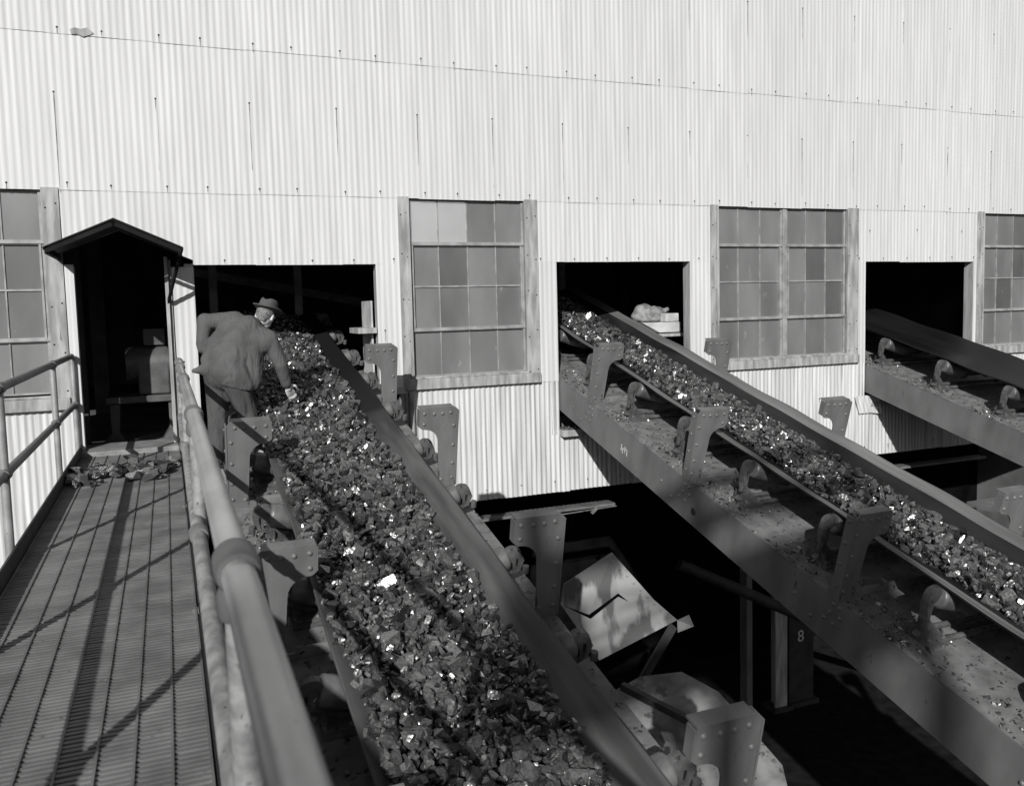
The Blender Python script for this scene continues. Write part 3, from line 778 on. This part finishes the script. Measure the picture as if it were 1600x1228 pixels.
for y in PY:
    mb = MB(); mb.tube([(RX+0.004, y, -0.15), (RX+0.004, y, 0.88)], r*0.97, 20); collar(mb, (RX+0.004, y, 0.835), (0, 0, 1), r, 0.06)
    mb.tube([(RX+0.004, y, -0.02), (RX+0.004, y, 0.0)], 0.055, 16)
    mb.build('rail_post', [PIPEM, STEEL], hr).location = -hr.location
LX = -0.862
hl = empty('handrail', (LX, -3, 0)); tag(hl, 'pipe handrail on the left side of the walkway ending at the white wall', 'handrail')
mb = MB(); r2 = 0.026
mb.tube([(LX, y, 0.975) for y in np.arange(-9.6, -0.3, 0.4)] + [(LX, -0.10, 0.975), (LX, -0.06, 0.97), (LX, -0.045, 0.935)], r2, 20)
PL = [-7.48, -5.65, -3.98, -1.60]
for y in PL: collar(mb, (LX, y, 0.975), (0, 1, 0), r2, 0.10)
mb.build('top_rail', [STEEL, STEEL], hl).location = -hl.location
mb = MB(); mb.tube([(LX, y, 0.50) for y in np.arange(-9.6, -0.3, 0.4)] + [(LX, -0.06, 0.50)], r2, 20)
for y in PL + [-0.06]: collar(mb, (LX, y, 0.50), (0, 1, 0), r2, 0.10)
mb.build('mid_rail', [STEEL, STEEL], hl).location = -hl.location
for y in PL + [-0.06]:
    tall = 0.95
    mb = MB(); mb.tube([(LX, y, -0.35), (LX, y, tall)], r2*0.95, 18)
    mb.build('rail_post', [PIPE, STEEL], hl).location = -hl.location

# ================================================================== FOOTBRIDGE behind the camera (throws the shade on the pit)
fb = empty('footbridge', (-3.5, -22, 0)); tag(fb, 'high plate girder footbridge spanning the yard behind the walkway', 'footbridge')
XB0, XB1 = -8.35, -4.45
mb = MB()
mb.box(-7.55, -7.12, -22.06, -21.98, 8.02, 9.04); mb.box(-5.88, XB1, -22.06, -21.98, 8.02, 9.04)
mb.box(-7.119, -5.881, -22.06, -21.98, 8.02, 8.46); mb.box(-7.119, -5.881, -22.05, -21.99, 8.98, 9.04)
mb.bar((-7.1, -22.02, 8.55), (-5.9, -22.02, 8.86), 0.05, 0.06); mb.bar((-7.1, -22.02, 8.72), (-5.9, -22.02, 9.0), 0.05, 0.04)
mb.box(-7.55, XB1, -22.2, -21.9, 8.0, 8.019)
mb.build('girder', DARKST, fb).location = -fb.location
mb = MB()
for z in (9.44, 9.86): mb.tube([(-7.55, -22, z), (XB1, -22, z)], 0.085, 10)
for x in (-7.36, -5.95, -4.52): mb.tube([(x, -22, 9.0), (x, -22, 9.87)], 0.09, 10)
mb.build('railing', PIPE, fb).location = -fb.location
for x in (-4.72, -6.15):
    mb = MB()
    for dx in (-0.2, 0.2): mb.box(x+dx-0.06, x+dx+0.06, -22.1, -21.95, -5.1, 7.99)
    for z in np.arange(-4.5, 7.0, 0.9): mb.bar((x-0.2, -22.03, z), (x+0.2, -22.03, z+0.85), 0.05, 0.05)
    mb.build('pylon', DARKST, fb).location = -fb.location

# ================================================================== PIT: torn sheet, braces, chute, columns
ts = MB()
c = [Vector(p) for p in ((3.98, -2.0, -1.11), (3.44, -2.0, -1.35), (3.40, -2.02, -1.54), (3.74, -2.15, -2.11), (4.70, -2.05, -1.90), (4.45, -2.0, -1.66))]
cen = Vector((3.95, -1.90, -1.58)); up = Vector((0.02, 0.06, 0))
nrm = Vector((0, -1, 0.1)).normalized()
def ring(pts, off): return [p+nrm*off for p in pts]
crk = [Vector((3.70, -2.02, -1.69)), Vector((4.06, -1.97, -1.545)), Vector((4.16, -2.0, -1.64)), Vector((4.052, -1.985, -1.575)), Vector((3.70, -2.06, -1.72))]
vs = c + [cen]
ts.add([v for v in c[:3]] + [crk[0], crk[1], c[5], c[0]], [(6, 1, 3, 4), (1, 2, 3), (6, 4, 5)], 0)
ts.add([c[2], c[3], c[4], c[5], crk[1], crk[2], crk[3], crk[4]], [(0, 7, 1), (7, 6, 5, 1), (5, 2, 1), (5, 4, 3, 2)], 0)
ts.add([Vector((4.70, -2.05, -1.90)), Vector((4.74, -2.2, -1.80)), Vector((4.80, -2.2, -1.93)), Vector((4.66, -2.12, -2.0))], [(0, 1, 2, 3)], 0)
for i in range(9):
    q = Vector((3.98, -2.0, -1.11)).lerp(Vector((4.66, -2.04, -1.86)), 0.06+i*0.11); ts.dome(q+Vector((-.035, -.012, -.04)), (0, -1, 0.1), 0.012, 0, 6)
t_ob = ts.build('torn_sheet', TORN, None); sm = t_ob.modifiers.new('thick', 'SOLIDIFY'); sm.thickness = 0.008
tag(t_ob, 'torn steel sheet with peeling paint standing in the pit between the two coal belts', 'metal sheet')
mb = MB(); mb.bar((4.62, -2.10, -1.93), (4.0, -2.2, -2.62), 0.09, 0.03, up=(0, 1, 0)); mb.bar((4.64, -2.06, -1.95), (4.02, -2.16, -2.64), 0.02, 0.09, up=(0, 1, 0))
tag(mb.build('angle_brace', DARKST), 'dark angle iron brace leaning below the torn sheet', 'brace')
mb = MB()
P = [(2.72, -3.87, -1.61), (3.19, -3.86, -1.48), (3.48, -3.98, -1.45), (3.62, -4.25, -1.52), (3.66, -4.9, -1.76), (3.35, -5.5, -2.06), (2.5, -4.69, -1.99)]
mb.add(P, [tuple(range(len(P)))], 0)
o = mb.build('chute', CHUTE); q = o.modifiers.new('thick', 'SOLIDIFY'); q.thickness = 0.012
tag(o, 'sloping steel chute plate at the bottom of the pit beside the nearest belt', 'chute')
mb = MB(); mb.bar((2.95, -4.0, -1.44), (3.45, -4.75, -1.66), 0.05, 0.05)
tag(mb.build('steel_bar', DARKST), 'short dark bar lying across the sloping chute plate', 'bar')
for i, (x, y, lab) in enumerate(((7.95, 1.0, 'slender dark steel column under the building, left of the pale one'), (8.55, 1.0, 'pale steel column under the building behind the middle belt'), (8.98, 1.05, 'dark steel column marked 8 under the building'))):
    t = empty('steel_column', (x, y, -5)); tag(t, lab, 'column', 'columns under the building')
    mb = MB(); w = (0.05, 0.11, 0.24)[i]
    mb.box(-w, w, -0.02, 0.02, -0.1, 4.7); mb.box(-w, w, 0.021, 0.24, -0.1, 4.7) if i == 2 else mb.box(-w*0.2, w*0.2, 0.021, 0.2, -0.1, 4.7)
    mb.build('shaft', (STEEL, TRIM, DARKST)[i], t)
    mb = MB(); mb.box(-w-0.06, w+0.06, -0.08, 0.26, -0.05, 0.04); mb.build('base_plate', DARKST, t)
    if i == 2:
        cu = bpy.data.curves.new('number', 'FONT'); cu.body = '8'; cu.size = 0.26; cu.align_x = 'CENTER'; cu.extrude = 0.002
        to = bpy.data.objects.new('number', cu); COL.objects.link(to)
        bpy.context.view_layer.update()
        me = bpy.data.meshes.new_from_object(to.evaluated_get(bpy.context.evaluated_depsgraph_get()))
        bpy.data.objects.remove(to); no = bpy.data.objects.new('number', me); COL.objects.link(no); me.materials.clear(); me.materials.append(WHITEP)
        no.parent = t; no.location = (-0.02, -0.028, 1.0); no.rotation_euler = (math.pi/2, 0, 0)
mb = MB(); mb.tube([(6.2, 0.2, -2.15), (12.2, -0.9, -5.2)], 0.075, 12)
tag(mb.build('drain_pipe', DARKST), 'long dark pipe slanting down through the pit under the middle belt', 'pipe')
mb = MB(); mb.box(-0.1, 0.27, -9, -0.4, -2.3, -2.1)
for y in (-6.5, -3.2, -0.6): mb.box(0.0, 0.2, y, y+0.2, -5.1, -2.31)
tag(mb.build('trestle', DARKST), 'dark trestle beam low between the walkway and the nearest conveyor', 'trestle')
mb = MB(); mb.box(0.19, 0.392, -2.2, -1.2, -0.02, 0.01); mb.box(0.19, 0.392, -2.2, -2.17, -0.25, -0.021); mb.box(0.19, 0.392, -1.23, -1.2, -0.25, -0.021)
tag(mb.build('footboard', WOOD), 'narrow board beside the nearest conveyor under the man', 'board')
mb = MB(); mb.box(8.6, 11.6, -2.7, -2.2, -1.12, -1.07)
tag(mb.build('ledge_plate', STEEL), 'flat steel plate ledge low between the middle and the far right belts', 'ledge')

# ================================================================== THINGS INSIDE
bn = empty('workbench', (6.3, 0.8, -0.06)); tag(bn, 'wooden bench just inside the middle opening', 'bench')
mb = MB(); mb.box(-0.35, 0.75, -0.20, 0.45, 0.945, 0.985); mb.build('bench_top', WOOD, bn, bevel=0.005)
for x in (-0.30, 0.66):
    mb = MB(); mb.box(x, x+0.07, -0.12, -0.05, 0, 0.944); mb.build('leg', WOOD, bn)
mb = MB(); mb.box(-0.30, 0.70, -0.10, -0.07, 0.55, 0.80); mb.build('front_panel', TRIM, bn)
mb = MB(); mb.prism([(0.0, 0.14), (0.62, 0.14), (0.62, 0.0), (0.28, 0.0)], (5.97, 0.70, 0.94), (1, 0, 0), (0, 0, 1), (0, 1, 0), 0.4)
tag(mb.build('tin_hopper', PALE, bevel=0.006), 'pale slant-sided tin hopper on the bench inside the middle opening', 'hopper')
def blob_mesh(name, prims, voxel, smooth_it, m, parent=None, noise=0.0, nscale=0.1):
    """prims: ('c', p0, r0, p1, r1) tapered capsule or ('e', centre, (rx,ry,rz), (zaxis), (xaxis)) ellipsoid; joined into one skin"""
    bm = bmesh.new()
    def sph(c, r, seg=10, ring=7, scale=None, rot=None):
        mtx = Matrix.Translation(Vector(c))
        if rot is not None: mtx = mtx @ rot.to_4x4()
        if scale is not None: mtx = mtx @ Matrix.Diagonal((*scale, 1))
        else: mtx = mtx @ Matrix.Diagonal((r, r, r, 1))
        bmesh.ops.create_uvsphere(bm, u_segments=seg, v_segments=ring, radius=1.0, matrix=mtx)
    for p in prims:
        if p[0] == 'c':
            a, ra, b, rb = Vector(p[1]), p[2], Vector(p[3]), p[4]
            L = (b-a).length; k = max(2, int(L/(min(ra, rb)*0.35))+1)
            k = min(k, 14)
            for i in range(k+1): sph(a.lerp(b, i/k), ra+(rb-ra)*i/k)
        else:
            z = Vector(p[3]).normalized(); x = Vector(p[4]); x = (x-z*x.dot(z)).normalized(); y2 = z.cross(x)
            rot = Matrix((x, y2, z)).transposed()
            sph(p[1], 1, 20, 14, p[2], rot)
    me = bpy.data.meshes.new(name); bm.to_mesh(me); bm.free()
    o = bpy.data.objects.new(name, me); COL.objects.link(o)
    md = o.modifiers.new('r', 'REMESH'); md.mode = 'VOXEL'; md.voxel_size = voxel; md.use_smooth_shade = True
    s = o.modifiers.new('s', 'SMOOTH'); s.iterations = smooth_it; s.factor = 0.5
    if noise:
        tx = bpy.data.textures.new(name, 'CLOUDS'); tx.noise_scale = nscale; tx.noise_depth = 2
        dm = o.modifiers.new('d', 'DISPLACE'); dm.texture = tx; dm.strength = noise; dm.mid_level = 0.5; dm.texture_coords = 'LOCAL'
    bpy.context.view_layer.update()
    ev = o.evaluated_get(bpy.context.evaluated_depsgraph_get()); m2 = bpy.data.meshes.new_from_object(ev)
    o.modifiers.clear(); o.data = m2; bpy.data.meshes.remove(me)
    m2.materials.clear(); m2.materials.append(m)
    m2.polygons.foreach_set('use_smooth', [True]*len(m2.polygons)); m2.update()
    if parent: o.parent = parent; o.location = -parent.location
    return o
sk = blob_mesh('rag_bundle', [('e', (6.15, .95, 1.22), (.15, .12, .12), (0, 0, 1), (1, 0, 0)), ('e', (6.32, .95, 1.21), (.14, .12, .10), (0, 0, 1), (1, .2, 0)), ('e', (6.03, .93, 1.16), (.08, .1, .07), (0, 0, 1), (1, 0, 0)), ('c', (6.3, .9, 1.2), .06, (6.5, .9, 1.25), .03), ('e', (6.2, .93, 1.12), (.2, .14, .05), (0, 0, 1), (1, 0, 0))], 0.015, 3, SACK, None, 0.03, 0.06)
tag(sk, 'rumpled pale bundle of rags lying on the tin hopper in the middle opening', 'rags')
mb = MB(); mb.box(6.36, 6.57, .72, 1.0, 1.085, 1.20); tag(mb.build('tin_box', PALE, bevel=0.01), 'small pale tin box beside the rag bundle on the hopper', 'box')
mc = empty('motor_unit', (-0.32, 1.3, -0.06)); tag(mc, 'dim motor with rounded housing standing inside the gabled doorway', 'machine')
mb = MB(); mb.tube([(-0.12, 0, 0.86), (0.33, 0, 0.86)], 0.20, 24); mb.box(0.0, 0.33, -0.2, 0.2, 0.52, 0.86); mb.build('housing', DARKBOX, mc, bevel=0.02)
mb = MB(); mb.box(0.07, 0.30, -0.1, 0.1, 1.07, 1.26); mb.build('terminal_box', DARKBOX, mc, bevel=0.01)
mb = MB(); mb.box(-0.34, 0.42, -0.3, 0.3, 0.44, 0.515); mb.build('bed_plate', DARKBOX, mc, bevel=0.01)
for x in (-0.30, 0.30):
    mb = MB(); mb.prism([(0, 0.43), (0.10, 0.43), (0.08, 0.12), (0.16, 0), (-0.08, 0), (0.0, 0.12)], (x, -0.25, 0), (1, 0, 0), (0, 0, 1), (0, 1, 0), 0.5); mb.build('leg', DARKBOX, mc)
lm = empty('work_lamp', (10.75, 1.6, 0.95)); tag(lm, 'unlit shaded hand lamp hanging inside the far right opening', 'lamp')
mb = MB(); mb.tube([(0, 0, 0.30), (0, 0, 0.16), (0, 0, 0.0)], 0.1, 18, radii=[0.03, 0.06, 0.17], caps=False); mb.build('lamp_shade', PALE, lm)
mb = MB(); mb.tube([(0, 0, 0.30), (0, 0, 2.0)], 0.012, 8); mb.build('cord', DARKST, lm)
mb = MB(); mb.box(9.9, 10.3, 1.5, 1.9, -0.06, 1.15); tag(mb.build('control_cabinet', DARKBOX, bevel=0.01), 'dim steel cabinet behind the empty belt inside the far right opening', 'cabinet')

# ================================================================== MAN
man = empty('person', (0.46, -1.6, 0.0)); tag(man, 'person in dark jacket and felt hat bent over the nearest belt picking at the coal', 'person')
Fd = Vector((0.85, 0.5, 0)).normalized()
pel = Vector((0.47, -1.56, 0.83)); che = Vector((0.60, -1.47, 1.08)); nek = Vector((0.725, -1.40, 1.285)); hd = Vector((0.835, -1.35, 1.325))
hipL = Vector((0.405, -1.48, 0.82)); hipR = Vector((0.535, -1.64, 0.80))
knL = Vector((0.375, -1.52, 0.44)); anL = Vector((0.345, -1.60, 0.09)); knR = Vector((0.62, -1.60, 0.47)); anR = Vector((0.60, -1.70, 0.17))
shL = Vector((0.575, -1.32, 1.285)); elL = Vector((0.318, -1.34, 1.290)); wrL = Vector((0.285, -1.40, 1.09))
shR = Vector((0.835, -1.53, 1.115)); elR = Vector((0.925, -1.54, 0.890)); wrR = Vector((0.975, -1.47, 0.695))
haR = Vector((1.02, -1.405, 0.610))
face = Vector((0.42, 0.80, -0.42)).normalized(); hup = Vector((0.30, 0.12, 0.93)); hup = (hup-face*hup.dot(face)).normalized(); hside = face.cross(hup)
pr = []
C = lambda a, ra, b, rb: pr.append(('c', a, ra, b, rb))
C(pel, .115, che, .115); C(che, .115, nek-Vector((0.05, 0.01, 0.07)), .09); C(nek-Vector((.06, 0, .06)), .065, hd-face*0.01-hup*0.04, .054)
C(hipL, .075, knL, .05); C(knL, .048, anL, .035); C(hipR, .075, knR, .05); C(knR, .048, anR, .035)
C(anL, .035, anL+Vector((.11, .06, -.05)), .03); C(anR, .035, anR+Vector((.11, .06, -.05)), .03)
C(shL, .05, elL, .038); C(elL, .036, wrL, .026); C(shR, .05, elR, .038); C(elR, .036, wrR, .026); C(nek-Vector((.05, 0, .08)), .07, shL, .05); C(nek-Vector((.05, 0, .08)), .07, shR, .05)
# head: skull, jaw, nose, ears, brow
pr.append(('e', hd, (.075, .095, .105), hup, hside))
pr.append(('e', hd+face*0.035-hup*0.06, (.055, .06, .055), hup, hside))
C(hd+face*0.085+hup*0.01, .012, hd+face*0.108-hup*0.025, .014); C(hd+face*0.09-hup*0.07, .018, hd+face*0.085-hup*0.095, .02)
for sg in (-1, 1):
    pr.append(('e', hd+hside*sg*0.078-face*0.01-hup*0.015, (.010, .020, .032), hup, hside)); C(hd+face*0.082+hside*sg*0.032+hup*0.022, .014, hd+face*0.075+hside*sg*0.05+hup*0.02, .012)
# right hand: palm, five bent fingers and thumb reaching for a lump
pd = (haR-wrR).normalized(); tdn = Vector((0.55, 0.35, -0.75)).normalized(); ps = pd.cross(Vector((0, -1, 0.2))).normalized()
pn = pd.cross(ps).normalized()
if pn.y > 0: pn = -pn
pr.append(('e', wrR+pd*0.075, (.040, .016, .052), pd, ps)); C(wrR, .026, wrR+pd*0.05, .028)
kn = wrR+pd*0.118
for i, (o, L) in enumerate(((-.033, .062), (-.011, .074), (.011, .070), (.032, .054))):
    b0 = kn+ps*o; j1 = b0+(pd*0.8+tdn*0.3-pn*0.25).normalized()*L*.5; j2 = j1+(pd*0.55+tdn*0.5-pn*(-0.3)).normalized()*L*.32; j3 = j2+(pd*0.3+tdn*.7+pn*(-.5)).normalized()*L*.25
    C(b0-pd*0.03, .0105, b0, .0105); C(b0, .0103, j1, .0092); C(j1, .0092, j2, .0085); C(j2, .0085, j3, .0075)
t0 = wrR+pd*0.035-ps*0.034; t1 = t0+(pd*0.6-ps*0.7-pn*(-.2)).normalized()*0.042; t2 = t1+(pd*0.9-ps*.1).normalized()*0.032
C(t0, .015, t1, .012); C(t1, .0115, t2, .009)
# left hand resting on the hip
ld = Vector((0.75, 0.1, -0.55)).normalized(); ls = ld.cross(Vector((1, 0, 0))).normalized()
pr.append(('e', wrL+ld*0.065, (.038, .016, .05), ld, ls)); C(wrL, .025, wrL+ld*0.04, .027)
for o, L in ((-.03, .06), (-.01, .07), (.01, .066), (.029, .05)):
    b0 = wrL+ld*0.105+ls*o; C(b0-ld*.03, .0105, b0, .0105); C(b0, .010, b0+ld*L*.5+Vector((.02, 0, 0)), .0092); C(b0+ld*L*.5+Vector((.02, 0, 0)), .009, b0+ld*L*.85+Vector((.045, 0, 0)), .0075)
C(wrL+ld*.03+ls*.03, .014, wrL+ld*.07+ls*.06, .010)
blob_mesh('body', pr, 0.006, 2, SKIN, man)
# jacket
pr = []
C(pel+Vector((.02, -.01, .05)), .160, che, .165); C(che, .165, che.lerp(nek, .6), .125); C(che.lerp(nek, .55), .12, nek-Vector((.05, .0, .045)), .075)
pr.append(('e', pel+Vector((.02, -.02, .0)), (.185, .17, .13), (0.3, 0.1, 0.9), (1, 0.3, 0)))
C(shL, .078, nek-Vector((.07, .0, .08)), .10); C(shR, .078, nek-Vector((.05, .01, .12)), .11); C(che, .16, shR-Vector((.05, .0, .03)), .10); C(che, .16, shL-Vector((.02, .02, .08)), .09)
C(shL, .080, elL+Vector((0.015, 0, -.01)), .066); C(elL, .064, wrL+Vector((0, .0, .0)), .050); C(wrL, .05, Vector((.29, -1.42, 1.05)), .045)
C(shL-Vector((.02, .0, .05)), .09, Vector((0.40, -1.46, 1.08)), .085); C(Vector((0.42, -1.46, 1.08)), .09, Vector((0.33, -1.50, 0.95)), .07); C(che, .17, Vector((.44, -1.50, .95)), .15)
C(shR, .076, elR, .060); C(elR, .060, wrR+Vector((0, 0, .015)), .045)
# skirt of the jacket: tail kicked up at the left, front hanging by the belt
C(pel+Vector((-.03, .0, .03)), .13, Vector((0.262, -1.53, 0.875)), .035); C(pel+Vector((.05, -.05, -.02)), .15, Vector((0.59, -1.63, 0.74)), .105)
C(Vector((.66, -1.52, 1.0)), .13, Vector((.655, -1.60, .76)), .10)
C(Vector((0.265, -1.53, 0.87)), .030, Vector((0.195, -1.53, 0.866)), .016)
jk = blob_mesh('jacket', pr, 0.009, 9, SUIT, man, 0.004, 0.05)
bm = bmesh.new(); bm.from_mesh(jk.data)       # open hem, slanting from the kicked-up tail to the front
bmesh.ops.bisect_plane(bm, geom=bm.verts[:]+bm.edges[:]+bm.faces[:], plane_co=Vector((0.22, -1.53, 0.838)), plane_no=Vector((-0.27, 0.22, -1)).normalized(), clear_outer=True)
bm.to_mesh(jk.data); bm.free()
so_ = jk.modifiers.new('cloth', 'SOLIDIFY'); so_.thickness = 0.006; so_.offset = 1
# collar
pr = []
for k in range(9):
    a = -2.2+4.4*k/8
    pr.append(('e', nek-Vector((.035, .0, .028)) + (hside*math.sin(a) - face*math.cos(a))*0.066, (.016, .016, .026), hup, hside))
blob_mesh('collar', pr, 0.007, 2, SUIT, man)
# trousers
pr = []
pr.append(('e', pel+Vector((-.03, .0, -.02)), (.150, .145, .13), (0.3, 0.1, 0.9), (1, 0.3, 0)))
C(hipL+Vector((-.01, 0, .0)), .125, knL, .090); C(knL, .090, anL+Vector((0, 0, .02)), .072); C(hipR+Vector((-.01, .02, -.04)), .112, knR, .090); C(knR, .090, anR+Vector((0, 0, .01)), .074)
C(hipL+Vector((-.04, -.04, .01)), .10, hipL+Vector((0, -.03, -.2)), .10)
blob_mesh('trousers', pr, 0.009, 8, TROU, man, 0.005, 0.06)
for a in (anL, anR):
    pr = [('c', a+Vector((-.03, -.02, -.05)), .038, a+Vector((.05, .03, -.06)), .036), ('c', a+Vector((.05, .03, -.06)), .036, a+Vector((.14, .08, -.068)), .030), ('c', a, .04, a+Vector((0, 0, -.05)), .04)]
    blob_mesh('shoe', pr, 0.008, 2, SHOE, man)
# hair: short cap at the back of the head
pr = [('e', hd-face*0.012+hup*0.012, (.080, .098, .100), hup, hside), ('e', hd-face*0.05-hup*0.045, (.055, .045, .05), hup, hside)]
hr_ob = blob_mesh('hair', pr, 0.006, 1, HAIR, man)
bm = bmesh.new(); bm.from_mesh(hr_ob.data)
bmesh.ops.delete(bm, geom=[v for v in bm.verts if (v.co-hd).dot(face) > 0.015 or (v.co-hd).dot(hup) < -0.085 or (v.co-hd).dot(hup) > 0.06], context='VERTS')
bm.to_mesh(hr_ob.data); bm.free()
# hat: dented crown, curled brim, band
def hat():
    mb = MB(); seg = 40; base = hd+hup*0.045-face*0.002
    up2 = (hup*0.97-face*0.10).normalized(); fw = (face-up2*face.dot(up2)).normalized(); sd2 = fw.cross(up2)
    rows = [(1.56, 0.004, 1), (1.60, 0.010, 1), (1.50, 0.008, 1), (1.22, -0.004, 1), (1.03, 0.0, 1), (1.02, 0.03, 0), (0.99, 0.062, 0), (0.93, 0.088, 0), (0.84, 0.103, 0), (0.62, 0.100, 0), (0.30, 0.088, 0)]
    vs = []
    for rr, zz, br in rows:
        for k in range(seg):
            a = 2*math.pi*k/seg; ca, sa = math.cos(a), math.sin(a)
            curl = (0.022*abs(sa)**2 - 0.016*max(0, ca)) * max(0, rr-1.1)/0.5 if br else 0.0
            pinch = 1-0.14*max(0, ca)**2*max(0, (zz-0.03)/0.07)
            dent = -0.020*math.exp(-((sa*rr)/0.35)**2)*max(0, (zz-0.08)/0.02) if not br else 0
            vs.append(base + fw*ca*0.098*rr + sd2*sa*0.080*rr*pinch + up2*(zz+curl+dent))
    n = len(rows)
    fs = [(i*seg+k, i*seg+(k+1) % seg, (i+1)*seg+(k+1) % seg, (i+1)*seg+k) for i in range(n-1) for k in range(seg)]
    fs.append(tuple((n-1)*seg+k for k in range(seg)))
    mb.add(vs, fs, 0, True)
    # under side of the brim
    under = [v-up2*0.004 for v in vs[:5*seg]]
    mb.add(under, [((i+1)*seg+k, (i+1)*seg+(k+1) % seg, i*seg+(k+1) % seg, i*seg+k) for i in range(4) for k in range(seg)], 0, True)
    o = mb.build('hat', HATM, man, fix=True); o.location = -man.location
    bb = MB(); ring = []
    for zz in (0.004, 0.026):
        for k in range(seg):
            a = 2*math.pi*k/seg; ring.append(base+fw*math.cos(a)*0.098*1.045+sd2*math.sin(a)*0.080*1.045+up2*zz)
    bb.add(ring, [(k, (k+1) % seg, seg+(k+1) % seg, seg+k) for k in range(seg)], 0, True)
    q = bb.build('hat_band', HATB, o)
hat()
